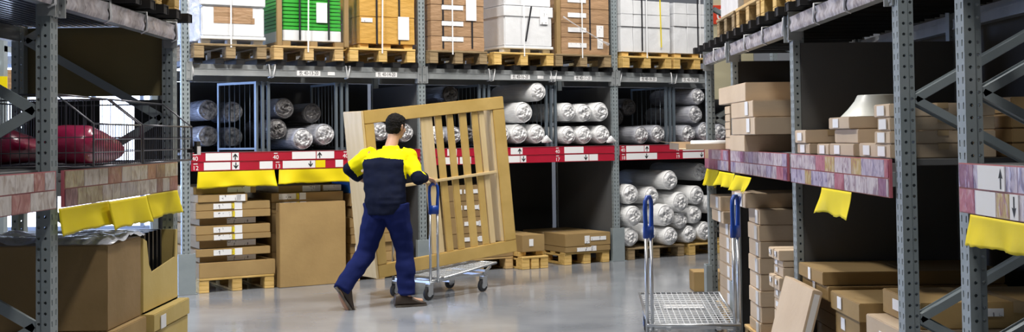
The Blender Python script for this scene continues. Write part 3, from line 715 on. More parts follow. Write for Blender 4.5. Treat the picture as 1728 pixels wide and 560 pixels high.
# bay 2
G2 = 'white mattress rolls on the middle shelf'
place(rollpx([(735, 228, 17, 'white roll beside the middle post, behind the wide slat of the wooden frame', {}), (765, 228, 17, 'crumpled grey film roll seen between the two left narrow slats', {'kind': 'g'}), (777, 160, 17, 'shaded roll high behind the bars above the wooden frame', {'kind': 'd', 'v': .5, 'L': .7}), (790, 226, 14, 'small dark roll seen between the middle narrow slats', {'kind': 'd', 'v': .12, 'L': .8})], RZ, .05, .95, 'w', 1, G2), RZ, G2, (BAY + .10, DIV[2] - .03))
a_ = [(842, 226, 18, 'white roll seen behind the right slats of the wooden frame', {}),
      (876, 226, 18.5, 'white roll on the shelf just right of the wooden frame stile', {}), (906, 226, 18.5, 'white roll with a loose film tail left of the bar divider', {'tail': True}), (884, 190, 20, 'white roll in the second row just right of the wooden frame', {'v': -.02}), (908, 155, 18, 'white roll on top of the pile, tilted, under the beam label 16', {'v': .0})]
place(rollpx(a_, RZ, .02, .95, 'w', 1, G2), RZ, G2, (DIV[2] + .145, DIV[3] - .02))
place(rollpx([(956, 228, 17.3, 'white roll, lower left of the six rolls right of the bar divider', {}), (986, 228, 17.3, 'white roll, lower middle of the six rolls right of the bar divider', {}), (1018, 227, 17.3, 'white roll with a loose film tail, lower right of the six rolls', {'tail': True}),
    (958, 189, 17.3, 'white roll, upper left of the six rolls right of the bar divider', {}), (984, 190, 17.3, 'white roll, upper middle of the six rolls right of the bar divider', {}), (1010, 189, 18.5, 'white roll, upper right of the six rolls beside the third post', {})], RZ, .0, .95, 'w', 1, G2), RZ, G2, (DIV[3] + .145, 2 * BAY - .08))
# bay 3
G3 = 'grey film rolls on the middle shelf right of the third post'
place(rollpx([(1084, 226, 17, 'grey film roll on the shelf, left of two in front of the divider', {}), (1112, 226, 17, 'grey film roll on the shelf, right of two beside the divider', {}), (1082, 193, 16.5, 'shaded film roll in the second row right of the third post', {'kind': 'd', 'v': .64, 'L': .6}), (1114, 193, 16.5, 'shaded film roll in the second row beside the divider', {'kind': 'd', 'v': .64, 'L': .6})], RZ, .05, .9, 'g', 1, G3), RZ, G3, (2 * BAY + .08, DIV[4] - .03))
place(rollpx([(1162, 226, 17, 'grey film roll low on the shelf right of the divider', {}), (1190, 222, 18, 'grey film roll on the shelf partly behind the right rack post', {}), (1216, 224, 17, 'grey film roll seen through the gap in the right rack', {}), (1174, 192, 17, 'grey film roll in the second row beside the right rack post', {}), (1178, 164, 16, 'dark grey film roll on top of the pile beside the right rack post', {})], RZ, .02, .9, 'g', 1, G3), RZ, G3, (DIV[4] + .145, 3 * BAY - .09))
# ---------------- floor level, bay 1
GF = 'flat boxes stacked on the floor pallet'
v = .0
u0, u1 = FB.at(v, 332, 475)[0], FB.at(v, 463, 475)[0]
u0 = max(u0, .125)
pallet(FB.p((u0 + u1) / 2, v + .5, 0.0005), FB.a, u1 - u0, 1.0, woody, 'pallet on the floor under the stack of labelled flat boxes', 'pallets on the floor of the end rack')
z = .1455
Z = lambda y, x=395, vv=0: FB.at(vv, x, y)[1]
zt = Z(441)
cardbox(FB, u0, u1 + .01, v - .005, v + .98, z, zt, 'wide shallow box at the bottom of the labelled flat box stack', card)
ys = [441, 431, 418, 404, 394, 379, 367, 354, 340]
ua, ub2 = FB.at(0, 331, 400)[0], FB.at(0, 457, 400)[0]
uaf = max(ua, .09)
for k in range(8):
    za, zb = (zt if k == 0 else Z(ys[k])), Z(ys[k + 1]); rec = k in (0, 2, 5)
    if rec: cardbox(FB, uaf + .06, ub2 - .12, .10, .95, za, zb, 'set-back flat box with a label, %s in the stack on the floor pallet' % ORD[9 - k], card, GF, labels=[('f', .35, .5, .23, .055), ('f', .85, .5, .07, .055, paper)])
    else: cardbox(FB, uaf, ub2, .0 + .01 * (k % 3), .92, za, zb, 'wide flat box with a label, %s in the stack on the floor pallet' % ORD[9 - k], card, GF, labels=[('f', -.28, .5, .20, .055), ('f', .12, .5, .08, .08, paper), ('f', -.02, .5, .035, .055, yellowl)])
za, zb = Z(340), Z(327)
cardbox(FB, uaf + .02, FB.at(0, 418, 330)[0], .0, .9, za, zb, 'shorter flat box, second from top of the labelled stack under the yellow banner', card, GF, labels=[('f', .28, .5, .22, .06), ('f', .72, .5, .09, .075, paper)])
cardbox(FB, uaf, FB.at(.1, 432, 322)[0], .10, 1.0, zb, Z(314), 'long flat box on the very top of the stack directly beneath the left yellow banner', card, GF, labels=[('f', .35, .5, .18, .05), ('f', .72, .5, .06, .07, paper)])
# large carton standing
cu0, cu1 = FB.at(-.06, 472, 415)[0], FB.at(-.06, 584, 415)[0]
ch = FB.at(-.06, 528, 341)[1]
cardbox(FB, cu0, cu1, -.06, .06, .001, ch, 'large flat brown carton standing upright beside the labelled box stack', card, bulge=.006, tapes=True)
# stack behind the carton
GB = 'boxes piled behind the upright carton'
bu0, bu1 = FB.at(.12, 450, 330)[0] , FB.at(.12, 580, 330)[0]
bu0 = max(bu0, u1 + .02)
pallet(FB.p((bu0 + bu1) / 2 + .02, .12 + .48, .0005), FB.a, bu1 - bu0, .96, wood, 'pallet on the floor behind the upright carton', 'pallets on the floor of the end rack')
zz = .1455; tops = [.35, .55, .75, Z(350, 520, .12), Z(339, 520, .12), Z(324, 520, .12)]
for k, t in enumerate(tops):
    cardbox(FB, bu0 - (.0), bu1, .12 + .01 * (k % 2), 1.0, zz, t, 'brown flat box, %s of the pile behind the upright carton' % ORD[len(tops) - k], card, GB, labels=[('f', -.55, .6, .2, .06), ('f', -.15, .6, .07, .07, paper), ('f', -.3, .6, .03, .06, yellowl)] if k > 3 else ())
    zz = t
m2 = FB.at(.2, 542, 316)[0]; t = Z(312, 520, .2)
cardbox(FB, bu0 + .1, m2 - .02, .2, .95, zz, t, 'left of two small flat boxes topping the pile behind the upright carton', card, GB, labels=[('f', .6, .5, .2, .06), ('f', .9, .5, .06, .07, paper)])
cardbox(FB, m2, bu1 + .0, .2, .95, zz, t, 'right of two small flat boxes topping the pile behind the upright carton', card, GB, labels=[('f', -.1, .5, .16, .06), ('f', .75, .5, .06, .07, paper)])
# stack hidden in part by the man
mu0, mu1 = FB.at(.04, 592, 400)[0], FB.at(.04, 690, 400)[0]
pallet(FB.p((mu0 + mu1) / 2, .04 + .5, .0005), FB.a, mu1 - mu0, 1.0, wood, 'pallet on the floor behind the walking man\'s legs', 'pallets on the floor of the end rack')
zz = .1455
tp = [Z(y, 640, .04) for y in (441, 425, 409, 394, 382, 365)]
for k, t in enumerate(tp):
    cardbox(FB, mu0, mu1 - (.05 if k > 3 else 0), .04 + .012 * (k % 3), .95, zz, t, 'brown box, %s from the pallet in the stack behind the walking man' % UPW[k], card, 'boxes behind the walking man', labels=[('f', -.6, .55, .16, .07)]); zz = t
t = Z(348, 600, .04); cardbox(FB, mu0 + .02, mu0 + .34, .05, .6, zz, t, 'small open-topped box high on the stack just left of the man\'s waist', cardb); zz2 = t
cardbox(FB, mu0 + .40, mu1 - .1, .05, .6, zz, t, 'small brown box high on the stack hidden behind the man\'s waist', cardb)
t2 = Z(326, 600, .04); cardbox(FB, mu0 + .0, mu0 + .28, .05, .6, zz2, t2, 'small brown box topping the stack left of the man, under the blue box', cardb)
bb0, bb1 = FB.at(.1, 572, 310)[0], FB.at(.1, 612, 310)[0]
bluebox = mat('blue_box_paint', (.01, .11, .42), None, rough=.5)
cardbox(FB, mu0 + .01, mu0 + .27, .1, .6, t2, FB.at(.1, 590, 303)[1], 'blue box glimpsed left of the man under the rail', bluebox, tapes=False)
# ---------------- floor level, bay 2
G4 = 'labelled brown boxes seen through the wooden frame'
su0, su1 = FB.at(.05, 752, 380)[0], FB.at(.05, 866, 380)[0]
pallet(FB.p((su0 + su1) / 2, .06 + .5, .0005), FB.a, su1 - su0, 1.0, wood, 'pallet on the floor behind the slats of the wooden frame', 'pallets on the floor of the end rack')
zz = .1455; tp = [Z(y, 790, .05) for y in (418, 394, 366, 339, 312)]
for k, t in enumerate(tp):
    last = k == len(tp)
    cardbox(FB, su0 + .02, su1 - (.28 if k else 0), .05, .9, zz, t, 'dark brown labelled box, %s in the stack seen through the slats' % ORD[len(tp) - 1 - k], cardb, G4, labels=[('f', -.45, .6, .06, .05, paper), ('f', .1, .6, .2, .045), ('f', .5, .6, .06, .06, paper)]); zz = t
pu0, pu1 = FB.at(-.12, 842, 440)[0], FB.at(-.12, 925, 440)[0]
pu0 = max(pu0, su1 + .015)
pallet(FB.p((pu0 + pu1) / 2, -.12 + .5, .0005), FB.a, pu1 - pu0, 1.0, woody, 'yellowish pallet on the floor right of the wooden frame', 'pallets on the floor of the end rack')
cu0_ = pu0 + .01
# two bearers and box on it
for j, x in enumerate((.12, .8)): tag(MB().box(-.05, .05, -.4, .4, 0, .049).bevel(.003).build('wooden_bearer', woody, None, FB.p(pu0 + (pu1 - pu0) * x, -.10 + .45, .1455), FB.a), '%s wooden bearer on the floor pallet right of the wooden frame' % ('left', 'right')[j], 'bearer', 'wooden bearers')
cardbox(FB, cu0_, pu1 - .03, -.1, .75, .1952, FB.at(-.1, 900, 396)[1], 'brown box on the yellowish pallet with a small white label', card, labels=[('f', -.2, .55, .055, .08, paper)])
bu0_, bu1_ = FB.at(-.04, 954, 420)[0], FB.at(-.04, 1030, 420)[0]
q0 = max(bu0_ - .0, pu1 + .01)
pallet(FB.p((bu0_ + bu1_) / 2, -.03 + .5, .0005), FB.a, bu1_ - bu0_, .98, woody, 'pallet on the floor under the two stacked brown boxes left of the third post', 'pallets on the floor of the end rack')
zb1 = Z(414.6, 992, -.04); zb2 = Z(393, 992, -.04)
cardbox(FB, bu0_, bu1_, -.04, .93, .1455, zb1, 'lower of two brown boxes on the pallet left of the third post', card, labels=[('f', -.15, .45, .22, .045), ('f', .25, .55, .07, .09)])
cardbox(FB, bu0_, bu1_ + .005, -.04, .93, zb1, zb2, 'upper of two brown boxes on the pallet left of the third post', card, labels=[('f', .45, .55, .22, .045), ('f', -.05, .5, .07, .09)])
du0, du1 = FB.at(.5, 890, 372)[0], FB.at(.5, 962, 372)[0]
s1 = pu1 + .03
cardbox(FB, s1 - .42, s1 + .05 , 1.08, 1.28, .0008, FB.at(.98, 915, 384)[1], 'dark carton standing at the back of the bay under the small labelled box', cardb)
cardbox(FB, s1 - .40, s1 + .08, 1.07, 1.27, FB.at(.98, 915, 384)[1], FB.at(.955, 915, 359)[1], 'small brown labelled box at the back, above the two stacked brown boxes', card, labels=[('f', -.35, .35, .16, .05), ('f', .2, .5, .05, .09)])
# ---------------- floor level, bay 3: white rolls on two pallets
G5 = 'white mattress rolls piled on the floor pallets'
x0, x1 = 2 * BAY + .12, 2 * BAY + 1.06
pallet(FB.p((x0 + x1) / 2 + .0, .5, .0005), FB.a, .86, 1.0, woodd, 'weathered pallet on the floor under the left of the white roll pile', 'pallets on the floor of the end rack')
pallet(FB.p(2 * BAY + 1.56, .5, .0005), FB.a, .92, 1.0, woody, 'yellowish pallet on the floor under the right of the white roll pile', 'pallets on the floor of the end rack')
FZ = .146
pile = [(1062, 400, 18, 'white roll, lowest beside the third post in the floor pile', {}), (1096, 393, 17, 'white roll in the bottom row behind the blue trolley handle', {}), (1131, 402, 17, 'lumpy white roll hanging over the front in the bottom row of the floor pile', {'v': -.09}), (1162, 398, 16.5, 'white roll in the bottom row between the lumpy roll and the right end', {}), (1190, 390, 18, 'wide white roll low in the floor pile beside the right rack', {}),
        (1069, 365, 19.5, 'white roll, second up beside the third post in the floor pile', {'v': -.04}), (1125, 372, 21, 'white roll with a big crumpled end just right of the blue handle', {'v': -.06}), (1152, 374, 15.5, 'small white roll in the middle of the floor pile', {}), (1172, 362, 17, 'white roll above the wide low one, right of the small middle roll', {}),
        (1062, 328, 19, 'white roll highest against the third post in the floor pile', {}), (1149, 343, 19, 'long white roll across the middle of the floor pile', {'v': -.05}), (1176, 330, 18, 'white roll right of the long middle one, under the yellow flags', {'v': -.02}), (1200, 345, 17, 'white roll at the right end of the floor pile, half hidden', {}),
        (1131, 304, 18.5, 'white roll on the very top of the floor pile', {'v': -.02}), (1182, 290, 17, 'shaded white roll high at the back right of the floor pile', {'v': .15, 'L': .9}), (1100, 330, 17, 'white roll behind the handle, third row of the floor pile', {'v': .08})]
place(rollpx(pile, FZ, 0, 1.0, 'w', 1, G5), FZ, G5, (2 * BAY + .08, 3 * BAY - .3))
# ================================================================== RIGHT RACK
DR = 1.0
P1, PM, P2, P3, P4 = 10.217, 9.017, 7.090, 5.175, 4.442
ce = lambda Y: -Y + .0425
NF, NR = (-.24, .705, 1.65, 2.59, 3.4), (.235, 1.18, 2.12, 3.06)
RR = Rack(FR, 'grey pallet rack along the right of the aisle with poster-covered rails', DR)
for P in (P1, PM, P2, P3): RR.post(ce(P), P in (PM, P2))
RR.braces(ce(P3), NF[1:4], NR[:3]); RR.braces(ce(P1), NF[1:4], NR[:3])
RUB, RUT, SH = 2.104, 2.203, 1.391
def bay(R, ua, ub, z0, z1, sleeve=True, dk=True):
    ua, ub = ua + .05, ub - .05
    bmo = R.beam(ua, ub, z0, z1); R.beam(ua, ub, z0, z1, R.D - .04, conn=False)
    if dk: R.beam(ua, ub, SH - .12, SH - .02, conn=False); R.deck(ua, ub, SH, .05)
    if sleeve:
        # clear sleeve with shelf-edge pictures clipped over the beam
        n = max(2, round((ub - ua) / .62))
        for i in range(n):
            a, c = ua + .02 + (ub - ua - .04) * i / n + .012, ua + .02 + (ub - ua - .04) * (i + 1) / n - .012
            B = MB(); g = []
            for x in range(13):
                g.append([B.b.verts.new((a + (c - a) * x / 12, -.019 - .008 * (j % 2) - .006 * noise.noise(Vector((x * .9 + i * 7, j, z0))), z0 - .004 + (z1 - z0 - .012) * j / 3)) for j in range(4)])
            for x in range(12):
                for j in range(3): B.b.faces.new((g[x][j], g[x + 1][j], g[x + 1][j + 1], g[x][j + 1]))
            B.build('beam_sleeve', sleeve_m, R.root, smooth=True)
            q = MB(); q.tube([(c + .012, .03, z1 + .004), (c + .012, -.03, z1), (c + .012, -.034, z0), (c + .012, .0, z0 - .014)], .006, 6); q.build('clip', whitestrap, R.root, smooth=True)
    return bmo
bay(RR, ce(P1), ce(PM), RUB, RUT); bay(RR, ce(PM), ce(P2), RUB, RUT); bay(RR, ce(P2), ce(P3), RUB + .006, RUT + .006)
RR.bars(-P1 - .05, -P3 + .0, .255, 2.212, 2.262, .085)
RR.panel('side_panel', ce(PM) + .031, ce(PM) + .037, .0445, DR - .05, .01, 2.06, panel)
RR.panel('side_panel', ce(P2) + .031, ce(P2) + .037, .0445, DR - .05, .01, RUB - .06, panelg)
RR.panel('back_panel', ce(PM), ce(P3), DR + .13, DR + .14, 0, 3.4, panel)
F_right = lambda R: R.F is FR
def posters(R, ua, ub, z0, z1, pal_, seed, v=-.03, wmin=.11, wmax=.20):
    rnd = random.Random(seed)
    rail = MB().box(ua, ub, v + .004, -.0125, z0, z1).build('price_rail', pinkfilm, R.root)
    zm = (z0 + z1) / 2
    for row, (a, c) in enumerate(((z0 + .004, zm - .003), (zm + .003, z1 - .004))):
        u = ua + .006
        while u < ub - .03:
            w = min(rnd.uniform(wmin, wmax), ub - .006 - u)
            k = rnd.choices(range(5), (6.5, 2.0, 1.6, 3.4, .7) if F_right(R) else (6, 1.6, 2.0, 4, 1.0))[0]
            B = MB(); B.box(u + .003, u + w - .003, v, v + .003, a, c); B.build('picture_card', pal_[k], rail); u += w
    return rail
posters(RR, ce(P1) + .045, ce(PM) - .045, 1.226, 1.389, pics, 11); posters(RR, ce(PM) + .045, ce(P2) - .045, 1.224, 1.391, pics, 23); posters(RR, ce(P2) + .045, ce(P3) - .045, 1.222, 1.391, pics, 35)
guard(FR, ce(P1), 'grey steel guard at the foot of the farthest post of the right rack'); guard(FR, ce(PM), 'grey steel guard behind the right blue trolley handle')
cardbox(FR, -11.75, -11.45, .06, .5, .0008, .19, 'small brown box on the floor behind the farthest post of the right rack', card)
# separate rack nearer the camera
R2 = Rack(FR, 'grey pallet rack at the far right edge, nearest the camera, with cross braces', DR)
R2.post(ce(P4)); R2.braces(ce(P4), NF[1:4], NR[:3]); R2.post(ce(P4) + 1.93)
rail4 = posters(R2, ce(P4) + .03, ce(P4) + 1.88, 1.212, 1.393, pics, 51, wmin=.12, wmax=.22)
u0, u1 = ce(P4) + .05, ce(P4) + 1.88
def card4(px0, px1, row, m_, up=None):
    a, c = FR.at(-.036, px0, 310)[0], FR.at(-.036, px1, 310)[0]; z0, z1 = ((1.216, 1.299), (1.306, 1.389))[row]
    MB().box(a, c, -.0345, -.0305, z0, z1).build('picture_card', m_, rail4)
    if up is not None:
        x, z, h, s = c - .03, (z0 + z1) / 2, .07, up; B = MB()
        P = [(-.005, -h / 2), (.005, -h / 2), (.005, h * .05), (.017, 0), (0, h / 2), (-.017, 0), (-.005, h * .05)]
        B.b.faces.new([B.b.verts.new((x + i, -.0352, z + s * j)) for i, j in P]); B.build('arrow', ink, rail4)
card4(1649, 1694, 1, paper, 1); card4(1645, 1678, 0, paper); card4(1680, 1700, 0, pics[4]); card4(1702, 1716, 0, paper, -1)
R2.beam(u0, u1, RUB, RUT); R2.beam(u0, u1, SH - .12, SH - .02, conn=False); R2.deck(u0, u1, SH); R2.bars(u0 + .1, u1, .255, 2.212, 2.262, .085)
R2.beam(u0, u1, RUB, RUT, DR - .04, conn=False)
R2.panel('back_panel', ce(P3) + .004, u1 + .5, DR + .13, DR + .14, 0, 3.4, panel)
# banners
def bn(F, pxs, lab, seed, skew=0, amp=.04, v=-.034, zt=None):
    a, c, y0a, y1 = pxs
    u0, _ = F.at(v, a, y0a); u1, _ = F.at(v, c, y0a)
    near = c if F is FR else a
    _, z0 = F.at(v, near, y1); 
    banner(F, u0, u1, z0, zt, lab, v=v, seed=seed, amp=amp, skew=skew)
bn(FR, (1193, 1213, 287, 317), 'smallest, farthest yellow flag hanging from the right rack rail', 7, -.18, zt=1.224)
bn(FR, (1214, 1240, 290, 319), 'second yellow flag from the far end of the right rack rail', 8, -.1, v=-.065, zt=1.223)
bn(FR, (1241, 1268, 293, 327), 'third yellow flag along the right rack rail, above the tall box stack', 9, -.14, v=-.10, zt=1.222)
bn(FR, (1387, 1437, 318, 370), 'single yellow flag hanging in the middle bay of the right rack', 12, -.02, zt=1.221)
bn(FR, (1637, 1742, 357, 436), 'largest yellow flag at the right edge of the picture', 14, .0, zt=1.211)
# cream aisle board with the red number
r = thing('aisle_board', 'tall cream board with a red number sign behind the far end of the right rack', 'sign board', (1.72, 10.5, 0))
MB().box(0, .43, 0, .03, 1.82, 3.6).bevel(.004).build('board', creamb, r)
MB().box(.33, .37, .03, .06, 0.0, 3.6).build('stand', rackg, r); 
sg = MB().box(.037, .23, -.008, -.001, 2.49, 2.655).build('number_plate', redsign, r)
text('6', .15, white, sg, (.138, -.0085, 2.57))
# upper pallets and loads of the right rack
PB = 2.2625
GU = 'pallets on the top level of the right rack'
for Y0, m_, lab in ((8.93, woodd, 'dark pallet under the film-wrapped load at the far end of the right rack'), (8.09, wood, 'second pallet from the far end on top of the right rack'), (7.25, woody, 'third pallet from the far end on top of the right rack'), (6.41, wood, 'fourth pallet from the far end on top of the right rack'), (5.60, woody, 'nearest pallet on top of the right rack')):
    pallet(FR.p(-Y0, .5, PB), FR.a, .72 if Y0 > 8.5 else .8, 1.1, m_, lab, GU)
    if Y0 < 9:
        pass
cardbox(FR, -9.28, -8.58, -.02, 1.0, PB + .1445, PB + .52, 'white film-wrapped load on the farthest top pallet of the right rack', whitew, tapes=False)
for Y0, lab in ((8.09, 'second'), (7.25, 'third'), (6.41, 'fourth')):
    cardbox(FR, -Y0 - .38, -Y0 + .38, .0, 1.0, PB + .1445, PB + .6, 'brown carton on the %s top pallet of the right rack' % lab, cardb, tapes=False)
# ---------------- middle shelf, far bay
def bR(px0, px1, v0, d, z0, z1, lab, m=cardp, g=None, labels=(), **k):
    ua, _ = FR.at(v0, px0, 230); ub, _ = FR.at(v0, px1, 230)
    return cardbox(FR, ua, ub, v0, v0 + d, z0, z1, lab, m, g, labels=labels, **k), ua, ub
zR = lambda v, x, y: FR.at(v, x, y)[1]
v = -.12
z1 = zR(v, 1255, 227.5); z2 = zR(v, 1274, 197); z3 = zR(v, 1271, 168.5); z4 = zR(v, 1259, 138)
GM = 'boxes stacked on the middle shelf of the right rack'
bR(1231, 1256, v, .8, SH + .0005, z1, 'lowest box of the four-box stack on the middle shelf of the right rack', cardp, GM)
bR(1235, 1274, v, .8, z1, z2, 'third box down of the four-box stack on the middle shelf, with a white label', cardp, GM, [('f', .5, .55, .10, .09, paper)])
bR(1234, 1271, v, .8, z2, z3, 'second box down of the four-box stack on the middle shelf, with a white label', cardp, GM, [('f', .5, .55, .10, .09, paper)])
bR(1214, 1259, v, .85, z3, z4, 'topmost box of the four-box stack on the middle shelf, jutting farthest out', cardp, GM)
zs = [SH + .0005] + [zR(0, 1234, y) for y in (232, 218, 205, 192, 178)]
for k in range(5): cardbox(FR, -9.30 + .01 * (k % 2), -9.085, .0, .3, zs[k], zs[k + 1], 'small pale box, %s of the narrow stack beside the farthest right rack post' % ORD[4 - k], cardp, 'narrow stack of small pale boxes')
# open flattened carton with paper tubes
r = thing('open_carton', 'open flattened carton sticking out of the far end of the right middle shelf', 'carton', FR.p(-9.62, -.02, SH + .001), FR.a)
B = MB(); B.box(-.26, .26, -.34, .28, 0, .006); B.box(-.26, .26, -.34, -.334, .006, .05); B.box(-.26, -.254, -.334, .28, .006, .06); B.box(.254, .26, -.28, .28, .006, .045); B.build('tray', cardp, r)
MB().quad((-.26, -.34, .05), (.26, -.34, .05), (.30, -.52, .075), (-.22, -.50, .08)).build('flap', cardp, r)
for k in range(3):
    t = MB(); t.tube([(.0, 0, 0), (.0, .28, 0)], .032, 16)
    o = tag(t.build('paper_tube', paper, None, FR.p(-9.62 + k * .08, -.22, SH + .0402), FR.a, True), 'white paper tube, %s of three lying in the open flattened carton' % ('farthest', 'middle', 'nearest')[k], 'tube', 'white paper tubes')
cardbox(FR, -7.85, -7.55, -.1, .05, SH + .0005, SH + .012, 'thin white slip lying on the shelf edge in front of the lowest stacked box', paper, tapes=False, name='paper_slip', cat='paper slip', bulge=.001) if False else None
# ---------------- middle shelf, near bay
GN = 'long film-wrapped boxes on the middle shelf'
wl = lambda cx=0: [('f', cx, .5, .10, .045, paper)]
hY = [SH + .0005, 1.457, 1.515, 1.576, 1.637]
v = .0
cardbox(FR, -5.47, -5.24, v, v + .47, hY[0], hY[1], 'bottom box of the column against the bolted post with cross braces', cardp, GN, labels=wl())
cardbox(FR, -5.75, -5.48, v + .01, v + .5, hY[0], hY[1] + .004, 'bottom box just left of the column against the braced post', cardp, GN, labels=wl())
cardbox(FR, -5.47, -5.24, v, v + .47, hY[1], hY[2], 'second box up in the column against the braced post', cardp, GN, labels=wl())
cardbox(FR, -5.42, -5.24, v, v + .47, hY[2], hY[3], 'third box up in the column against the braced post, set back to the right', cardp, GN, labels=wl())
cardbox(FR, -5.47, -5.24, v, v + .47, hY[3], hY[4], 'top box of the column against the braced post', cardp, GN, labels=wl())
cardbox(FR, -6.26, -5.82, v + .005, v + .5, hY[0], 1.456, 'wide low box with a white label in the middle of the near bay shelf', cardp, GN, labels=wl(-.3))
cardbox(FR, -6.25, -5.83, v + .03, v + .5, 1.456, 1.528, 'box under film between the wide low box and the white lampshade box', cardp, GN)
cardbox(FR, -6.26, -5.87, v, v + .52, 1.528, 1.59, 'box carrying the white lampshade', cardp, GN, labels=wl(-.2))
cardbox(FR, -6.52, -6.28, v + .005, v + .45, hY[0], 1.452, 'small low box left of the wide low box on the near bay shelf', cardp, GN, labels=wl())
cardbox(FR, -7.0, -6.70, v + .01, v + .16, hY[0], 1.452, 'lower of two small boxes beside the post at the left of the near bay shelf', cardp, GN, labels=wl())
cardbox(FR, -7.0, -6.75, v, v + .30, 1.452, 1.53, 'upper long box beside the post at the left of the near bay shelf', cardp, GN, labels=wl(), rot=.0)
for k, (za, zb) in enumerate(zip([SH + .0005, 1.455, 1.52, 1.585], [1.455, 1.52, 1.585, 1.66])):
    cardbox(FR, -5.60 + .02 * (k % 2), -5.22, .53, .98, za, zb, 'long brown box at the back of the shelf behind the braced post, %s' % ORD[3 - k], cardb, 'long brown boxes at the back of the shelf')
def shade(loc, r0, r1, h, lab, g='white lampshades'):
    r = thing('lampshade', lab, 'lampshade', loc, 0, g)
    B = MB(); B.lathe([(r0, 0), (r0 * .93, h * .12), (r0 * .80, h * .35), (r1 * 1.12, h * .72), (r1, h * .96), (r1 * .97, h), (r1 * .9, h - .003), (r1 * 1.05, h * .7), (r0 * .75, h * .34), (r0 * .96, .003), (r0, 0)], 36)
    B.build('shade_body', shadem, r, smooth=True)
    B = MB(); B.lathe([(r1 * .96, h - .002), (r1 * .5, h - .001), (.02, h - .004)], 30, close=False); B.build('shade_top', shadem, r, smooth=True)
    return r
shade(FR.p(-6.065, .21, 1.5905), .192, .108, .11, 'white lampshade sitting on a box in the near bay of the right rack')
# ---------------- lower level, far bay (behind the trolley handle)
GS = 'boxes in the far floor stack of the right rack'
ua, ub = -9.80, -9.13
pallet(FR.p(-9.47, .42, .0005), FR.a, .72, .84, wood, 'pallet under the seven-box stack behind the trolley\'s right handle', 'pallets on the floor of the right rack')
zs = [.1455, .275, .37, .483, .594, .705, .81, .906, 1.02]
for k in range(8):
    a, c, vv = (-9.78 + .012 * (k % 2), -9.20 + .008 * (k % 3), .02)
    if k == 6: a, c, vv = -9.82, -9.28, -.03
    if k == 7: a, c, vv = -9.83, -9.34, -.04
    if k == 5: a, c = -9.77, -9.24
    cardbox(FR, a, c, vv, .8, zs[k], zs[k + 1], 'pale box, %s of the floor stack between the two farthest right posts' % ORD[7 - k], cardp, GS, labels=[('f', .45, .55, .10, .085, paper)])
# stack T
pallet(FR.p(-8.27, .42, .0005), FR.a, .62, .86, wood, 'pallet under the tall pale box stack right of the trolley', 'pallets on the floor of the right rack')
zs = [.1455, .223, .334, .441, .554, .666, .777, .890, .995]
for k in range(8): cardbox(FR, -8.47 + .008 * (k % 2), -8.09 + .006 * (k % 3), .0 + .006 * (k % 2), .85, zs[k], zs[k + 1], 'pale box, %s under the long box topping the tall right stack' % ORD[7 - k], cardp, 'tall pale box stack', labels=[('f', .55, .5, .08, .09, paper)])
bx = cardbox(FR, -8.74, -8.24, -.06, .85, .995, 1.098, 'long box with a blue mark laid across the top of the tall stack', cardp, labels=[('f', .1, .5, .26, .10, paper)])
B = MB()
for k in range(2): B.tube([(.01 + .07 * k, 0, -.03), (.05 + .07 * k, 0, .0), (.10 + .06 * k, 0, .03)], [.006, .014, .004], 6)
B.build('blue_mark', blue, bx, (-.01, -.4625, .045))
# stack U
zs = [.0008, .08, .145, .22, .29, .36, .43, .50, .568, .647, .707, .747, .811]
for k in range(12):
    lab = 'small pale box, %s of the narrow stack behind the leaning carton' % ORD[11 - k]
    if k in (11, 8):
        cardbox(FR, -7.40, -7.268, -.085, .35, zs[k], zs[k + 1], 'far ' + lab, cardp, 'narrow stack behind the leaning carton', labels=[('f', 0, .6, .05, .03)])
        cardbox(FR, -7.255, -7.115, -.085, .35, zs[k], zs[k + 1], 'near ' + lab, cardp, 'narrow stack behind the leaning carton', labels=[('f', 0, .6, .05, .03)])
    else: cardbox(FR, -7.375, -7.12 + .01 * (k % 2), -.06, .35, zs[k], zs[k + 1], lab, cardp, 'narrow stack behind the leaning carton', labels=[('f', -.2, .6, .06, .03)])
# leaning carton
B = MB(); B.box(-.33, .33, 0, .055, 0, .68).bevel(.004, 2)
L_ = tag(B.build('flat_carton', cardp, None, FR.p(-6.70, -.245, .0152), FR.a), 'tall pale flat carton with a white edge leaning against the right rack', 'box')
MB().box(.3305, .3318, .012, .043, .02, .66).build('white_edge', paper, L_)
L_.rotation_euler = (math.radians(-15), 0, FR.a)
# near bay floor
GQ = 'long boxes on the floor of the near bay'
pallet(FR.p(-6.72, .5, .0005), FR.a, .50, .98, wood, 'pallet under the long boxes right of the leaning carton', 'pallets on the floor of the right rack')
zs = [.1455, .24, .33, .42, .51, .60, .683, .758]
for k in range(7):
    v0 = [.10, .09, .10, .09, .08, .02, .0][k]
    cardbox(FR, -6.98, (-6.46, -6.47, -6.46, -6.47, -6.46, -6.40, -6.44)[k], v0, .99, zs[k], zs[k + 1], 'long brown box, %s of the pile right of the leaning carton' % ORD[6 - k], card if k > 4 else cardb, GQ, labels=[('f', .0, .55, .05, .09, paper)] if k > 4 else ())
zs = [.0008, .16, .31, .45, .576, .672]
for k in range(5): cardbox(FR, -6.36 + .02 * (k % 2), (-5.87, -5.90, -5.86, -5.90, -5.84)[k], .02 + .02 * (k % 2), .62, zs[k], zs[k + 1], ('brown box with a torn flap, topping the short pile before the long boxes' if k == 4 else 'brown box, %s of the short pile in front of the long boxes' % ORD[4 - k]), card, 'short box pile', labels=[('f', -.3, .55, .07, .06, paper)] if k > 2 else ())
pallet(FR.p(-5.5, .55, .0005), FR.a, .5, 1.0, wood, 'pallet on the floor behind the braced post', 'pallets on the floor of the right rack')
cardbox(FR, -5.76, -5.24, .03, 1.0, .1455, .637, 'large pale box low behind the braced post', cardp, labels=[('f', .0, .85, .09, .05), ('f', .5, .8, .04, .09, paper)])
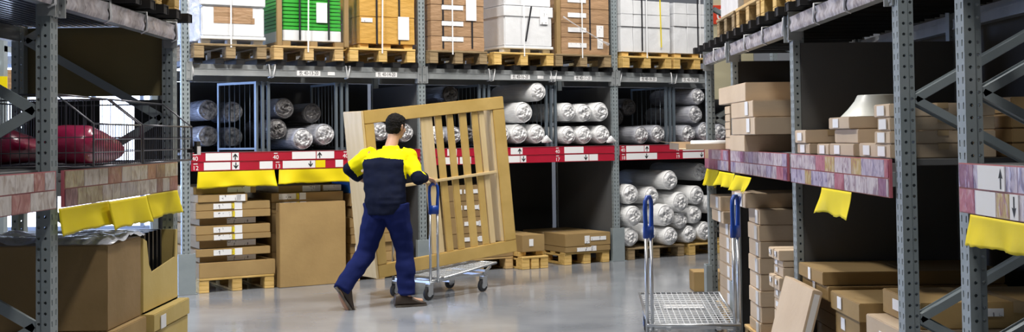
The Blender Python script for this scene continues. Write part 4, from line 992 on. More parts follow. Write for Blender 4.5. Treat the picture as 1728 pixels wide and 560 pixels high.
cardbox(FR, -5.79, -5.255, .12, .99, .637, .755, 'wide brown box with a long printed label behind the braced post', card, labels=[('f', -.1, .55, .14, .05, paper), ('f', .4, .5, .05, .09, paper), ('r', -.35, .62, .17, .035), ('r', .25, .5, .05, .07)])
# ================================================================== LEFT RACK
DL = .96
L0, L1 = 5.250, 7.120
cl = lambda Y: Y - .0425
LR = Rack(FL, 'grey pallet rack along the left of the aisle with poster-covered rail and wire baskets', DL)
LR.post(cl(L0)); LR.post(cl(L1), True); LR.post(cl(L0) - 1.87)
LR.braces(cl(L0), NF[1:4], NR[:3]); LR.braces(cl(L1), NF[1:4], NR[:3])
LUB, LUT = 2.112, 2.211
bay(LR, cl(L0), cl(L1), LUB, LUT); bay(LR, cl(L0) - 1.87, cl(L0), LUB, LUT)
LR.bars(cl(L0) - 1.8, cl(L1) + .03, .24, 2.222, 2.272, .085)
posters(LR, cl(L0) + .045, cl(L1) - .045, 1.222, 1.386, picsl, 71, wmin=.11, wmax=.24); posters(LR, cl(L0) - 1.82, cl(L0) - .045, 1.222, 1.386, picsl, 72)
LR.panel('side_panel', cl(L1) + .05, cl(L1) + .06, .03, DL - .02, 1.785, 2.20, olive)
LR.panel('side_panel', cl(L1) + .05, cl(L1) + .06, .03, .26, SH, 1.76, panel); LR.panel('side_panel', cl(L1) + .05, cl(L1) + .06, .47, DL - .03, SH, 1.76, panel)
# corrugated decking above
B = MB(); n = 40
for i in range(n):
    y0 = .06 + (DL - .1) * i / n; y1 = .06 + (DL - .1) * (i + 1) / n; dz = .012 if i % 2 else 0
    B.box(cl(L0) - 1.8, cl(L1) - .05, y0, y1, 2.195 + dz, 2.203 + dz)
B.build('corrugated_deck', decksteel, LR.root)
bn(FL, (99, 184, 349, 398), 'nearest, largest yellow flag on the left rack, beside the tall post', 21, .04, .02, zt=1.222)
bn(FL, (183, 247, 337, 388), 'middle of three yellow flags hanging from the left rack', 22, .05, .02, v=-.058, zt=1.222)
bn(FL, (246, 299, 328, 370), 'farthest of three yellow flags hanging from the left rack', 23, .08, .02, zt=1.222)
guard(FL, cl(L1), 'grey steel guard at the foot of the left rack beside the yellow boxes', )
PLB = 2.2725
for Y0, m_, lab in ((6.60, woody, 'pallet on top of the left rack at its far end'), (5.74, wood, 'second pallet from the far end on top of the left rack')):
    pallet(FL.p(Y0, .5, PLB), FL.a, .8, 1.1, m_, lab, 'pallets on the top level of the left rack')
    cardbox(FL, Y0 - .38, Y0 + .38, .0, 1.0, PLB + .1445, PLB + .6, 'brown carton on the %s top pallet of the left rack' % ('far' if Y0 > 6 else 'second'), cardb, tapes=False)
# wire baskets
def basket(Y0, Y1, lab):
    r = thing('wire_basket', lab, 'basket', FL.p((Y0 + Y1) / 2, 0, SH + .0012), FL.a, 'wire baskets on the left rack'); w = Y1 - Y0; a = -w / 2; va, vs, vb = -.12, .05, .80; zf, zr = .20, .335; t = .004
    side = lambda x: [(x, va, .006), (x, va, zf), (x, vs, zr), (x, vb, zr), (x, vb, .006), (x, va, .006)]
    for x in (a, -a):
        B = MB(); B.tube(side(x), .005, 6)
        B.build('rim', wire, r, smooth=True)
        B = MB(); k = 22
        for i in range(1, k):
            y = va + (vb - va) * i / k; z = zr if y > vs else zf + (zr - zf) * (y - va) / (vs - va); B.tube([(x, y, .006), (x, y, z)], .002, 5, False)
        for z in (.07, .14): B.tube([(x, va, z), (x, vb, z)], .0025, 5, False)
        B.build('side_mesh', wire, r)
    for (y, z) in ((va, zf), (vs, zr), (vb, zr), (va, .006), (vb, .006)): MB().tube([(a, y, z), (-a, y, z)], .005, 6).build('rail', wire, r, smooth=True)
    k = int(w / .032)
    for y, z, nm in ((va, zf, 'front_mesh'), (vb, zr, 'back_mesh')):
        B = MB()
        for i in range(1, k): x = a + w * i / k; B.tube([(x, y, .006), (x, y, z)], .002, 5, False)
        for q in (.07, .13): B.tube([(a, y, q), (-a, y, q)], .0025, 5, False)
        B.build(nm, wire, r)
    B = MB()
    for i in range(1, k): x = a + w * i / k; B.tube([(x, va, .004), (x, vb, .004)], .002, 5, False)
    B.build('bottom_mesh', wire, r)
    return r
basket(5.36, 6.04, 'wire basket holding crimson cushions, nearer the camera on the left rack')
k2 = basket(6.08, 7.0, 'empty wire basket at the far end of the left rack shelf')
B = MB(); B.box(.40, .485, -.165, -.150, .04, .115); B.build('tag_holder', dark, k2); B = MB(); B.box(.405, .48, -.168, -.1655, .035, .085); B.build('price_tag', paper, k2); B = MB(); B.box(.36, .46, -.15, -.118, .05, .07).build('tag_arm', dark, k2)
def cushion(loc, rot, w, d, h, lab, sd):
    B = MB(); bmesh.ops.create_uvsphere(B.b, u_segments=48, v_segments=26, radius=1)
    f = lambda t, ex=.42: math.copysign(abs(t) ** ex, t)
    for q in B.b.verts:
        c = q.co; x, y = f(c.x), f(c.y); slump = 1 - .45 * (x * .5 + .5)
        q.co = Vector((x * w / 2, y * d / 2, h * .5 * slump + c.z * h / 2 * slump * (1 - .35 * max(abs(x), abs(y)) ** 4)))
        n_ = q.co * 11 + Vector((sd, sd, 0)); q.co += Vector((c.x, c.y, c.z)) * (.016 * noise.noise(n_) - .010 * abs(noise.noise(n_ * 2.1)))
        q.co.z = max(q.co.z, .0)
    o = tag(B.build('cushion', crimson, None, loc, None, True), lab, 'cushion', 'crimson cushions in the wire basket'); o.rotation_euler = rot; return o
cushion(FL.p(5.70, .04, SH + .016), (0, 0, FL.a), .54, .26, .21, 'shiny crimson cushion sloping down at the front of the wire basket', 1)
cushion(FL.p(5.70, .50, SH + .016), (0, 0, FL.a), .56, .46, .21, 'dark crimson cushion deep in the wire basket, seen left of the tall post', 5)
# lower boxes
zl, zt = .596, 1.012
cardbox(FL, 5.74, 6.26, -.08, .85, .06, zl, 'large brown carton on the floor under the biggest box of the left rack', card)
cardbox(FL, 5.30, 6.28, -.06, .85, .0008, .059, 'flat board under the large brown carton of the left rack', cardb, tapes=False)
big = cardbox(FL, 5.75, 6.27, -.05, .92, zl, zt, 'biggest brown box of the left rack, below the yellow flags', cardb, bulge=.008, tapes=False)
bag = clear('cloudy_film', (.72, .75, .85), .8)
B = MB(); g = []
for i in range(25):
    row = []
    for j in range(31):
        s, t = i / 24, j / 30; x = -.28 + .56 * s; y = -.50 + 1.0 * t
        e = max(abs(2 * s - 1), abs(2 * t - 1))
        row.append(B.b.verts.new((x, y, .012 + .028 * (noise.noise(Vector((x * 9, y * 9, 1))) + .5 * abs(noise.noise(Vector((x * 25, y * 25, 3))))) + .012 - (.02 if e > .97 else 0))))
    g.append(row)
for i in range(24):
    for j in range(30): B.b.faces.new((g[i][j], g[i + 1][j], g[i + 1][j + 1], g[i][j + 1]))
for q in B.b.verts: q.co.z = max(q.co.z, .003)
tag(B.build('plastic_sheet', bag, None, FL.p(6.01, .43, zt + .001), FL.a, True), 'crumpled cloudy plastic sheet lying on the biggest brown box', 'plastic sheet')
cardbox(FL, 6.30, 6.98, -.10, .6, .0008, .50, 'lower yellowish carton on the floor at the far end of the left rack', cardy, tapes=False)
lidb = cardbox(FL, 6.29, 6.98, -.11, .6, .50, zl, 'yellowish lidded box under the open cardboard bin', cardy, labels=[('f', -.55, .4, .09, .07, paper)], tapes=False)
# open bin with a low cut front
r = thing('cardboard_bin', 'yellowish cardboard bin with a cut-away front holding black frames', 'bin', FL.p(6.62, .25, zl + .0006), FL.a); w, d, h, t = .64, .60, .40, .008
B = MB(); B.box(-w / 2, w / 2, -d / 2, d / 2, 0, t); B.box(-w / 2, w / 2, d / 2 - t, d / 2, t, h)
B.box(w / 2 - t, w / 2, -d / 2 + t, d / 2 - t, t, h); B.box(-w / 2, -w / 2 + t, -d / 2 + t, d / 2 - t, t, h); B.build('body', cardy, r)
B = MB(); P = [(-w / 2, 0), (w / 2, 0), (w / 2, h), (w / 2 - .03, h), (w / 2 - .05, .245), (-w / 2 + .15, .205), (-w / 2 + .10, .25), (-w / 2 + .06, h - .02), (-w / 2, h)]
A_ = [B.b.verts.new((x, -d / 2, z)) for x, z in P]; Bq = [B.b.verts.new((x, -d / 2 + t, z)) for x, z in P]
B.b.faces.new(A_); B.b.faces.new(Bq[::-1])
for i in range(len(P)): B.b.faces.new((A_[i], A_[(i + 1) % len(P)], Bq[(i + 1) % len(P)], Bq[i]))
B.build('cut_front', cardy, r)
framem = mat('black_frame', (.012, .012, .014), None, rough=.3, coat=.3)
for k in range(5):
    q = thing('picture_frame', 'black picture frame standing in the cardboard bin, %s from the front edge' % ('first', 'second', 'third', 'fourth', 'fifth')[k], 'picture frame', FL.p(6.52 + .075 * k, .25, zl + .011), FL.a, 'black picture frames in the bin')
    B = MB(); B.box(-.012, .012, -.24, -.21, 0, .40); B.box(-.012, .012, .18, .21, 0, .40); B.box(-.012, .012, -.21, .18, 0, .03); B.box(-.012, .012, -.21, .18, .37, .40); B.build('surround', framem, q)
    MB().box(-.004, .004, -.21, .18, .03, .37).build('backing', panelg if k % 2 else ink, q)
B = MB(); n = 9; g = []
for i in range(n): g.append([B.b.verts.new((.012 * math.sin(j * 1.2 + i), -.11 + .1 * i / n + .01 * noise.noise(Vector((i, j, 1))), .30 * j / 6)) for j in range(7)])
for i in range(n - 1):
    for j in range(6): B.b.faces.new((g[i][j], g[i + 1][j], g[i + 1][j + 1], g[i][j + 1]))
o = tag(B.build('wrapping_paper', cardp, None, FL.p(6.42, .14, zl + .0095), FL.a, True), 'crumpled beige wrapping paper in the cardboard bin', 'paper'); o.modifiers.new('t', 'SOLIDIFY').thickness = .002
# ---------------- next aisle glimpsed at the far left
r = thing('shelving_unit', 'dark shelving of the next aisle glimpsed at the far left edge', 'shelving', (-4.75, 10.2, 0))
for x in (-1.9, .35): MB().box(x - .04, x + .04, -.04, .04, 0, 3).build('upright', rackg, r)
for z in (1.42, 1.98, 2.35): MB().box(-1.94, .39, -.03, .55, z - .05, z).build('shelf', rackg, r)
s = MB().box(-.22, .42, -.045, -.035, 1.98, 2.085).build('height_sign', yellowl, r); text('11米', .095, ink, s, (.245, -.0455, 2.032))
MB().box(-1.9, .35, -.05, .0, 2.19, 2.215).build('tube_lamp', mat('tube_light', (1, 1, 1), None, rough=.5, emit=(.9, .95, 1), es=4), r)
for k in range(3): tag(MB().box(-.27, .27, 0, .4, 0, .17).bevel(.004).build('cardboard_box', cardw, None, (-5.9 + k * .62 + .18, 10.3, 1.9805)), 'brown wrapped box above the yellow height sign, %s' % ('left', 'middle', 'right')[k], 'box', 'boxes above the yellow height sign')
# ================================================================== TROLLEYS
def trolley(loc, heading, label, L, wd, zb, slope, handle_y, wheels, near=True):
    r = thing('flatbed_trolley', label, 'trolley', loc, heading - PI / 2, 'flatbed warehouse trolleys')
    hw = wd / 2; T = lambda x, y, dz=0: (x, y, zb + slope * y + dz)
    B = MB(); B.tube([T(-hw, 0), T(hw, 0), T(hw, L), T(-hw, L), T(-hw, 0)], .011, 8); B.build('platform_rim', steel, r, smooth=True)
    B = MB(); n = 15
    for i in range(1, n): B.tube([T(-hw + wd * i / n, 0, .004), T(-hw + wd * i / n, L, .004)], .0034, 5, False)
    k = int(L / .075)
    for i in range(1, k): B.tube([T(-hw, L * i / k, -.001), T(hw, L * i / k, -.001)], .0038, 5, False)
    B.build('wire_deck', wiremesh, r)
    B = MB()
    for x in (-hw * .55, hw * .55): B.bar(T(x, .01, -.028), T(x, L - .01, -.028), .03, .02)
    for y in (L * .18, L * .82): B.bar(T(-hw + .01, y, -.05), T(hw - .01, y, -.05), .03, .02)
    B.bar((-hw + .03, wheels[0], .168), (hw - .03, wheels[0], .168), .03, .02); B.bar((-hw + .03, wheels[1], .168), (hw - .03, wheels[1], .168), .03, .02)
    for x in (-hw + .05, hw - .05): B.bar((x, wheels[0], .168), (x, wheels[1], .168), .025, .02)
    for x in (-hw + .05, hw - .05): B.bar((x, wheels[1], .168), T(x, L - .03, -.03), .02, .02); 
    B.build('chassis', steel, r)
    if near: MB().box(-.17, .15, L * .60, L * .78, zb + .0085, zb + .011).build('sign_plate', paper, r)
    for x in (-hw + .04, hw - .04):
        for y in wheels:
            c = MB(); c.box(x - .03, x + .03, y - .03, y + .03, .148, .158); c.box(x - .026, x - .022, y - .045, y + .02, .05, .15); c.box(x + .022, x + .026, y - .045, y + .02, .05, .15)
            c.bevel(.002); f = c.build('caster', steel, r)
            M = Matrix.Translation((x, y - .02, .0625)) @ Matrix.Rotation(PI / 2, 4, 'Y')
            q = MB(); q.lathe([(.012, -.018), (.05, -.018), (.0605, -.012), (.062, 0), (.0605, .012), (.05, .018), (.012, .018)], 28, M, True); q.build('wheel', rubber, f, smooth=False)
            q = MB(); q.lathe([(.008, -.0265), (.03, -.0195), (.03, .0195), (.008, .0265)], 16, M, True); q.build('hub', blue if near else steel, f)
    for sx in (-1, 1):
        x = sx * (hw - .012); y0 = handle_y; ya = y0 - .03; yb = y0 + .03; xo = .019
        B = MB(); top = .84
        B.tube([(x - xo, ya, .16), (x - xo, ya, top)], .0125, 10); B.tube([(x + xo, yb, .16), (x + xo, yb, top)], .0125, 10)
        B.bar((x - xo, ya, .175), (x - xo, max(0, ya), .175), .02, .02); B.bar((x + xo, yb, .2), (x + xo, max(.0, yb) + .03, .2), .02, .02)
        h = B.build('handle_post', steel, r, smooth=True)
        # blue D-shaped grip
        G = MB(); u = Vector((.022, .03, 0)).normalized(); pc = Vector((x, y0, 0))
        P = [(-.033, .80), (-.034, .87), (-.037, .93), (-.040, 1.0), (-.035, 1.055), (-.012, 1.082), (.022, 1.080), (.038, 1.055), (.042, 1.0), (.038, .93), (.036, .87), (.033, .80)]
        G.tube([pc + u * a + Vector((0, 0, z)) for a, z in P], [.017, .017, .015, .0145, .0145, .0145, .0145, .0145, .0145, .015, .017, .017], 10)
        G.bar(pc + Vector((0, 0, .80)), pc + Vector((0, 0, .88)), .034, .085, tuple(u)); G.build('grip', blue, h, smooth=True)
    return r
nl, nr = W(1093, 547, 8.157), W(1252, 545, 8.157)
trolley(((nl.x + nr.x) / 2 - .005, 8.157, .0006), math.radians(90 - 3.2), 'empty flatbed trolley with two blue handles standing in front of the right rack', 1.20, .62, .205, .052, .05, (.14, 1.05))
E2 = Vector((math.cos(math.radians(50)), math.sin(math.radians(50)), 0)); R2v = Vector((E2.y, -E2.x, 0))
O2 = Vector((-.89, 11.31, .0006))
trolley(O2, math.radians(50), 'flatbed trolley carrying the slatted wooden frame, pushed by the man', .80, .52, .192, .098, -.07, (-.10, .66), near=False)
# ================================================================== SLATTED WOODEN FRAME
BL, BR = W(640, 472, 11.2), W(873, 426, 12.1)
ex = (BR - BL); PW = ex.length; ex.normalize(); hz_ = Vector((ex.x, ex.y, 0)).normalized(); ey = Vector((-hz_.y, hz_.x, 0)); ez = ex.cross(ey); 
if ez.z < 0: ez = -ez
PHt = 1.585
fr = thing('slatted_bed_frame', 'large slatted pine bed frame standing upright on the trolley in front of the man', 'bed frame')
MM = Matrix((ex, ey, ez)).transposed().to_4x4(); MM.translation = BL + Vector((0, 0, .012)); fr.matrix_world = MM
def onpanel(px, py):
    d = ray(px, py); t = (BL - EYE).dot(ey) / d.dot(ey); q = EYE + d * t - BL; return q.dot(ex), q.dot(ez)
TH = .055
def plank(nm, x0, x1, z0, z1, y0=0, y1=TH, m=pine): return MB().box(x0, x1, y0, y1, z0, z1).bevel(.005, 2).build(nm, m, fr)
plank('top_rail', 0, PW, PHt - .125, PHt); plank('bottom_rail', 0, PW, 0, .125)
plank('stile', .0, .10, .1255, PHt - .1255); plank('stile', PW - .135, PW, .1255, PHt - .1255)
plank('end_board', -.024, -.0005, 0, PHt, .0, .38, pinel); plank('end_board', PW - .16, PW - .136, .126, PHt - .126, .012, .16, pinel)
for k, (a, c, m_) in enumerate(((723, 743, pinel), (747.5, 759, pine), (767.5, 778.5, pine), (789, 801, pine), (810, 820.5, pine), (822, 831, pinel))):
    xa, xb = onpanel(a, 330)[0], onpanel(c, 330)[0]; s = plank('slat', xa, xb, .1255, PHt - .1255, .016 + .0 * k, .040, m_)
    if k == 0: s['label'] = 'wide pale slat'
zmid = onpanel(780, 300)[1]
plank('cross_rail', .101, PW - .161, zmid - .018, zmid + .012, -.006, .0155, pinel)
# ================================================================== MAN
def ring(bm, c, a, b, n=18, sq=1.0):
    f = lambda t: math.copysign(abs(t) ** sq, t)
    return [bm.verts.new(c + a * f(math.cos(2 * PI * k / n)) + b * f(math.sin(2 * PI * k / n))) for k in range(n)]
def loft(bm, secs, n=18, sq=1.0):
    rs = [ring(bm, Vector(c), Vector(a), Vector(b), n, sq) for c, a, b in secs]
    for A, Bq in zip(rs, rs[1:]):
        for k in range(n): bm.faces.new((A[k], A[(k + 1) % n], Bq[(k + 1) % n], Bq[k]))
    bm.faces.new(rs[0][::-1]); bm.faces.new(rs[-1])
def limb(bm, pts, rad, n=14, flat=1):
    pts = [Vector(p) for p in pts]; secs = []; prev = None
    for i, p in enumerate(pts):
        d = (pts[min(i + 1, len(pts) - 1)] - pts[max(0, i - 1)]).normalized()
        a = d.cross(Vector((0, 1, 0)) if prev is None else d.cross(prev)).normalized() if prev is None else (prev - d * prev.dot(d)).normalized()
        prev = a; b = d.cross(a); secs.append((p, a * rad[i], b * rad[i] * flat))
    loft(bm, secs, n)
def ball(bm, c, r, M=None):
    T_ = Matrix.Translation(Vector(c)) @ (M or Matrix()) @ Matrix.Diagonal((*(r if isinstance(r, (tuple, list)) else (r, r, r)), 1))
    bmesh.ops.create_uvsphere(bm, u_segments=20, v_segments=14, radius=1, matrix=T_)
def fuse(name, bm, m, vox, parent, smooth_it=4, disp=0, dscale=8, colour=None):
    me = bpy.data.meshes.new(name); bmesh.ops.recalc_face_normals(bm, faces=bm.faces[:]); bm.to_mesh(me); bm.free()
    o = bpy.data.objects.new(name, me); C.objects.link(o)
    md = o.modifiers.new('r', 'REMESH'); md.mode = 'VOXEL'; md.voxel_size = vox; md.use_smooth_shade = True
    md = o.modifiers.new('s', 'SMOOTH'); md.iterations = smooth_it; md.factor = .5
    dg = bpy.context.evaluated_depsgraph_get(); dg.update()
    me2 = bpy.data.meshes.new_from_object(o.evaluated_get(dg)); bpy.data.objects.remove(o); bpy.data.meshes.remove(me); me2.name = name
    me2.materials.clear()
    for mm in (m if isinstance(m, (list, tuple)) else [m]): me2.materials.append(mm)
    if disp:
        nn = [v.normal.copy() for v in me2.vertices]
        for v, n_ in zip(me2.vertices, nn):
            q = v.co * dscale; v.co += n_ * disp * (noise.noise(Vector((q.x, q.y, q.z * 2.2))) + .5 * noise.noise(q * 2.3))
    for p in me2.polygons:
        p.use_smooth = True
        if colour: p.material_index = colour(p.center)
    return link(name, me2, parent)
J = dict(pel=W(651, 345, 10.72), wst=W(649, 318, 10.75), chest=W(651, 275, 10.84), neckb=W(659, 250, 10.90), head=W(668, 214, 10.97),
         ls=W(618, 266, 10.95), le=W(590, 285, 10.98), lw=W(611, 303, 11.02), rs=W(690, 266, 10.84), re=W(706, 301, 10.70), rw=W(711, 316, 10.95),
         lh=W(636, 352, 10.77), lk=W(617, 428, 10.74), la=W(575, 490, 10.52), rh=W(668, 352, 10.70), rk=W(683, 425, 10.76), ra=W(686, 498, 10.70))
TR = Vector((.93, -.36, 0)).normalized(); TF = Vector((.36, .93, 0)).normalized()      # torso right / forward
PR = Vector((.86, -.5, 0)).normalized(); PF = Vector((.5, .86, 0)).normalized()
man = thing('person', 'man in navy and yellow work jacket walking, pushing the trolley with one hand', 'person', (J['pel'].x, J['pel'].y, .0005))
man_inv = Matrix.Translation(-man.location)
def lerp(a, b, t): return a + (b - a) * t
def torso(bm, k=0.0, low=None):
    s = [(J['pel'] + Vector((0, 0, -.09)), PR * (.150 + k), PF * (.115 + k)), (J['pel'] + Vector((0, 0, .02)), PR * (.168 + k), PF * (.122 + k)), (J['wst'], TR * (.160 + k), TF * (.112 + k)), (lerp(J['wst'], J['chest'], .55), TR * (.172 + k), TF * (.118 + k)),
         (J['chest'], TR * (.192 + k), TF * (.125 + k)), (lerp(J['chest'], J['neckb'], .55), TR * (.178 + k * .8), TF * (.105 + k)), (J['neckb'] + Vector((0, 0, -.012)), TR * (.095 + k * .5), TF * (.075 + k * .5))]
    if low is not None: s = s[low:]
    loft(bm, s, 22, .9)
def arms(bm, k=0.0, end=1.0):
    for s, e, w_ in (('ls', 'le', 'lw'), ('rs', 're', 'rw')):
        a, b_, c = J[s], J[e], lerp(J[e], J[w_], end)
        inn = lerp(a, J['chest'], .35) + Vector((0, 0, .03))
        limb(bm, [inn, a + Vector((0, 0, -.005)), lerp(a, b_, .35), lerp(a, b_, .8), b_], [.075 + k, .064 + k, .056 + k, .046 + k, .043 + k])
        limb(bm, [b_, lerp(b_, c, .3), lerp(b_, c, .75), c], [.043 + k, .043 + k, .035 + k * .9, .029 + k * .8])
        ball(bm, b_, .045 + k); ball(bm, a, .066 + k)
def legs(bm, k=0.0, hem=1.0):
    for h, n_, a in (('lh', 'lk', 'la'), ('rh', 'rk', 'ra')):
        p, q, r_ = J[h], J[n_], lerp(J[n_], J[a], hem)
        limb(bm, [p + Vector((0, 0, .05)), p + Vector((0, 0, -.06)), lerp(p, q, .45), lerp(p, q, .85), q], [.098 + k, .096 + k, .080 + k, .062 + k, .058 + k], 16)
        limb(bm, [q, lerp(q, r_, .3), lerp(q, r_, .7), r_], [.058 + k, .059 + k, .046 + k * 1.15, .036 + k * 1.35 + (.004 if k else 0)], 16)
        ball(bm, q, .059 + k)
def hand(bm, wrist, d, s, palm_n, curl, thumb_side):
    """d = along the fingers, s = across the knuckles (towards the thumb), palm_n = out of the palm"""
    d, s, palm_n = d.normalized(), s.normalized(), palm_n.normalized()
    loft(bm, [(wrist - d * .02, s * .028, palm_n * .020), (wrist + d * .015, s * .032, palm_n * .018), (wrist + d * .05, s * .041, palm_n * .016), (wrist + d * .085, s * .042, palm_n * .013)], 14)
    for i, (off, ln) in enumerate(((.031, .072), (.011, .082), (-.010, .077), (-.030, .060))):
        p = wrist + d * .080 + s * off; dirv = d.copy(); pts = [p]; c = curl * (1 + .08 * i)
        for seg, f in enumerate((.46, .30, .24)):
            a = c * (.6, 1.0, .9)[seg]; dirv = (dirv * math.cos(a) + palm_n * math.sin(a)).normalized()
            dirv = (dirv - s * dirv.dot(s)).normalized(); pts.append(pts[-1] + dirv * ln * f); palm_ = palm_n
            # rotate the bending plane with the finger
            palm_n2 = (palm_ - dirv * palm_.dot(dirv)); palm_n2 = palm_n2.normalized() if palm_n2.length > 1e-3 else -d
            palm_n_loc = palm_n2
        limb(bm, pts, [.0098, .0090, .0083, .0070], 10)
        ball(bm, pts[-1], .0070)
    t0 = wrist + d * .022 + s * .026; t1 = t0 + (s * .75 + d * .55 + palm_n * .35).normalized() * .042; t2 = t1 + (d * .8 + palm_n * .55 + s * .1).normalized() * .032; t3 = t2 + (d * .7 + palm_n * .7 - s * .2).normalized() * .024
    limb(bm, [t0, t1, t2, t3], [.0145, .0120, .0100, .0080], 10); ball(bm, t3, .0080)
HR = Vector((.88, -.47, 0)).normalized(); HF = Vector((.47, .88, -.08)).normalized(); HU = HR.cross(HF).normalized()
HM = Matrix((HR, HF, HU)).transposed()
Hc = J['head']; hp = lambda x, y, z: Hc + HM @ Vector((x, y, z))
HM4 = HM.to_4x4()
def head(bm):
    ball(bm, hp(0, -.008, .022), (.076, .096, .094), HM4); ball(bm, hp(0, .018, -.045), (.062, .074, .072), HM4); ball(bm, hp(0, .052, -.085), (.034, .034, .024), HM4)
    ball(bm, hp(0, .060, -.01), (.058, .034, .06), HM4)
    limb(bm, [hp(0, .088, .020), hp(0, .104, -.012), hp(0, .112, -.028), hp(0, .098, -.036)], [.010, .012, .0165, .012], 10)
    for s in (-1, 1):
        ball(bm, hp(s * .014, .094, -.030), (.010, .012, .009), HM4); ball(bm, hp(s * .040, .070, -.028), (.024, .022, .022), HM4); ball(bm, hp(s * .03, .083, .028), (.024, .014, .008), HM4)
        ball(bm, hp(s * .077, -.012, -.008), (.010, .020, .032), HM4); ball(bm, hp(s * .082, -.016, .006), (.008, .014, .018), HM4)
    ball(bm, hp(0, .090, -.056), (.024, .010, .006), HM4); ball(bm, hp(0, .087, -.066), (.021, .011, .007), HM4)
    nb = J['neckb']; limb(bm, [nb + Vector((0, 0, -.06)), nb, lerp(nb, hp(0, -.02, -.07), .6), hp(0, -.02, -.06)], [.075, .060, .055, .056], 16)
bm = bmesh.new(); torso(bm); arms(bm); legs(bm); head(bm)
hb = O2 + R2v * (.26 - .012) + E2 * -.07; grip_top = Vector((hb.x, hb.y, 1.081))
J['rw'] = grip_top - Vector((E2.x, E2.y, 0)) * .100 + Vector((-.008, 0, .062))
dR = (grip_top + Vector((0, 0, .036)) - J['rw']).normalized()
bm.free(); bm = bmesh.new(); torso(bm); arms(bm); legs(bm); head(bm)
hand(bm, J['rw'], dR, -R2v, Vector((0, 0, -1)), .72, 1)
lp = Vector((-hz_.y, hz_.x, 0)); hand(bm, J['lw'], Vector((.55, .28, .78)), Vector((.8, .1, -.55)), Vector((.25, .95, -.1)), .18, 1)
for a, toe in (('la', Vector((.45, .15, -.88))), ('ra', Vector((.93, .34, -.06)))):
    t = toe.normalized(); limb(bm, [J[a] + Vector((0, 0, .02)), J[a] + t * .02 + Vector((0, 0, -.035)), J[a] + t * .09 + Vector((0, 0, -.05)), J[a] + t * .15 + Vector((0, 0, -.05))], [.034, .032, .028, .022], 12)
bm.transform(man_inv); fuse('body', bm, skin, .0075, man, 3)
# jacket (navy with a yellow yoke and upper sleeves)
def jcol(c):
    p = c + man.location
    for s, e in (('ls', 'le'), ('rs', 're')):
        a, b_ = J[s], J[e]; d = b_ - a; t = (p - a).dot(d) / d.length_squared; off = (p - a - d * max(0, min(1, t))).length
        if off < .105 and t > .02: return 1 if t < .84 else 0
        q = J['rw' if s == 'rs' else 'lw'] - b_; t2 = (p - b_).dot(q) / q.length_squared
        if off > .07 and 0 < t2 and (p - b_ - q * min(1, t2)).length < .085: return 0
    rel = (p - J['chest']); side = rel.dot(TR)
    yl = J['chest'].z + .055 - .32 * abs(side) ** 1.0 * .35
    return 1 if p.z > yl else 0
bm = bmesh.new(); torso(bm, .030); arms(bm, .019, .93)
loft(bm, [(J['pel'] + Vector((0, 0, .0)), PR * .185, PF * .145), (J['pel'] + Vector((0, 0, .07)), PR * .193, PF * .148), (lerp(J['pel'], J['wst'], 1.0), TR * .198, TF * .150), (lerp(J['wst'], J['chest'], .5), TR * .205, TF * .150)], 22, .92)
nb = J['neckb']; limb(bm, [nb + Vector((0, 0, -.05)), nb + Vector((0, 0, .022))], [.088, .072], 18)
bm.transform(man_inv); fuse('jacket', bm, [navy, hiyel], .0085, man, 5, .010, 7, jcol)
bm = bmesh.new()
loft(bm, [(J['pel'] + Vector((0, 0, -.12)), PR * .155, PF * .125), (J['pel'] + Vector((0, 0, -.02)), PR * .172, PF * .132), (J['pel'] + Vector((0, 0, .05)), PR * .168, PF * .128)], 20, .92)
legs(bm, .029, 1.0); bm.transform(man_inv); fuse('trousers', bm, trouser, .009, man, 5, .012, 6)
bm = bmesh.new(); loft(bm, [(J['pel'] + Vector((0, 0, -.012)), PR * .178, PF * .138), (J['pel'] + Vector((0, 0, .01)), PR * .178, PF * .138)], 24, .92); bm.transform(man_inv)
# hair
bm = bmesh.new(); ball(bm, hp(0, -.014, .034), (.085, .101, .093), HM4); ball(bm, hp(0, -.042, -.012), (.076, .066, .070), HM4); ball(bm, hp(0, .05, .078), (.062, .040, .036), HM4)
for s in (-1, 1): ball(bm, hp(s * .068, .018, .012), (.014, .018, .04), HM4)
bm.transform(man_inv); fuse('hair', bm, hairm, .006, man, 3, .006, 40)
eye_m = mat('eye_white', (.8, .8, .78), None, rough=.2)
for s in (-1, 1):
    B = MB(); ball(B.b, Vector((0, 0, 0)), .0125); e = B.build('eye', eye_m, man, hp(s * .031, .0835, .008) - man.location, smooth=True)
    B = MB(); ball(B.b, Vector((0, 0, 0)), .006); B.build('iris', ink, e, HM @ Vector((0, .009, 0)))
B = MB()
for s in (-1, 1):
    B.tube([hp(s * .033 + .024 * math.cos(t), .113, .006 + .017 * math.sin(t)) - man.location for t in [2 * PI * i / 14 for i in range(15)]], .002, 6)
    B.tube([hp(s * .058, .112, .012) - man.location, hp(s * .080, .06, .012) - man.location, hp(s * .086, -.01, .008) - man.location, hp(s * .084, -.025, -.006) - man.location], .0022, 6)
B.tube([hp(-.009, .114, .010) - man.location, hp(.009, .114, .010) - man.location], .002, 6)
B.build('glasses', ink, man, smooth=True)
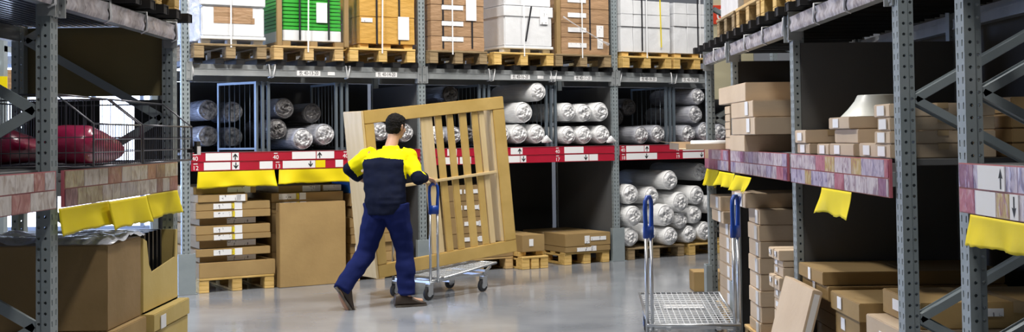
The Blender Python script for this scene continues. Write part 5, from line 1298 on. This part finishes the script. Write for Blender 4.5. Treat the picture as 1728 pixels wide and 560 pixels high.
def shoe(ball_pos, fwd, up, nm='shoe'):
    f = fwd.normalized(); u_ = (up - f * up.dot(f)).normalized(); r_ = f.cross(u_)
    M = Matrix((r_, f, u_)).transposed().to_4x4(); M.translation = ball_pos
    bm = bmesh.new()
    S = [(-.197, .012, .032, .080), (-.187, .014, .040, .115), (-.15, .014, .045, .128), (-.10, .014, .045, .120), (-.05, .014, .045, .092), (0, .014, .049, .066), (.05, .014, .047, .044), (.085, .014, .036, .036), (.10, .016, .020, .028)]
    loft(bm, [(Vector((0, y, (z0 + z1) / 2)), Vector((w_, 0, 0)), Vector((0, 0, (z1 - z0) / 2))) for y, z0, w_, z1 in S], 18, .8)
    bm.transform(man_inv @ M); o = fuse(nm, bm, shoem, .006, man, 2)
    B = MB(); pts = [(-.19, .028), (-.15, .042), (-.05, .040), (0, .050), (.05, .049), (.09, .034), (.105, .012)]
    out = [(w_, y) for y, w_ in pts] + [(-w_, y) for y, w_ in reversed(pts)]
    A = [B.b.verts.new((x, y, 0)) for x, y in out]; Q = [B.b.verts.new((x, y, .018)) for x, y in out]
    B.b.faces.new(A[::-1]); B.b.faces.new(Q)
    for i in range(len(out)): B.b.faces.new((A[i], A[(i + 1) % len(out)], Q[(i + 1) % len(out)], Q[i]))
    for v_ in B.b.verts: v_.co = man_inv @ M @ v_.co
    B.build('sole', sole, o)
f_ = W(701, 515, 10.73); f_.z = .0008
shoe(Vector((f_.x, f_.y, .0008)), Vector((.93, .34, 0)), Vector((0, 0, 1)))
f2 = W(578, 519, 10.55)
ff = Vector((.50, .16, -.82)).normalized()
shoe(Vector((J['la'].x, J['la'].y, J['la'].z)) + ff * .125 + Vector((-.015, -.005, -.028)), ff, Vector((.80, .25, .55)))
# ================================================================== LIGHT
sc = bpy.context.scene
w = bpy.data.worlds.new('world'); sc.world = w; w.use_nodes = True
w.node_tree.nodes['Background'].inputs['Color'].default_value = (.5, .55, .65, 1); w.node_tree.nodes['Background'].inputs['Strength'].default_value = .08
def area(x, y, z, sx, sy, power, col=(1, .96, .90)):
    l = bpy.data.lights.new('ceiling_lamp', 'AREA'); l.shape = 'RECTANGLE'; l.size = sx; l.size_y = sy; l.energy = power; l.color = col
    o = bpy.data.objects.new('ceiling_lamp', l); C.objects.link(o); o.location = (x, y, z); return o
for x, y, p in ((.2, 9.6, 210), (-3.3, 8.4, 330), (.3, 2.2, 130), (2.2, 12.2, 190)): area(x, y, 6.4, .6, 1.8, p)
sc.view_settings.view_transform = 'Standard'; sc.view_settings.look = 'None'; sc.view_settings.gamma = 1; sc.view_settings.exposure = .42; sc.view_settings.use_curve_mapping = False
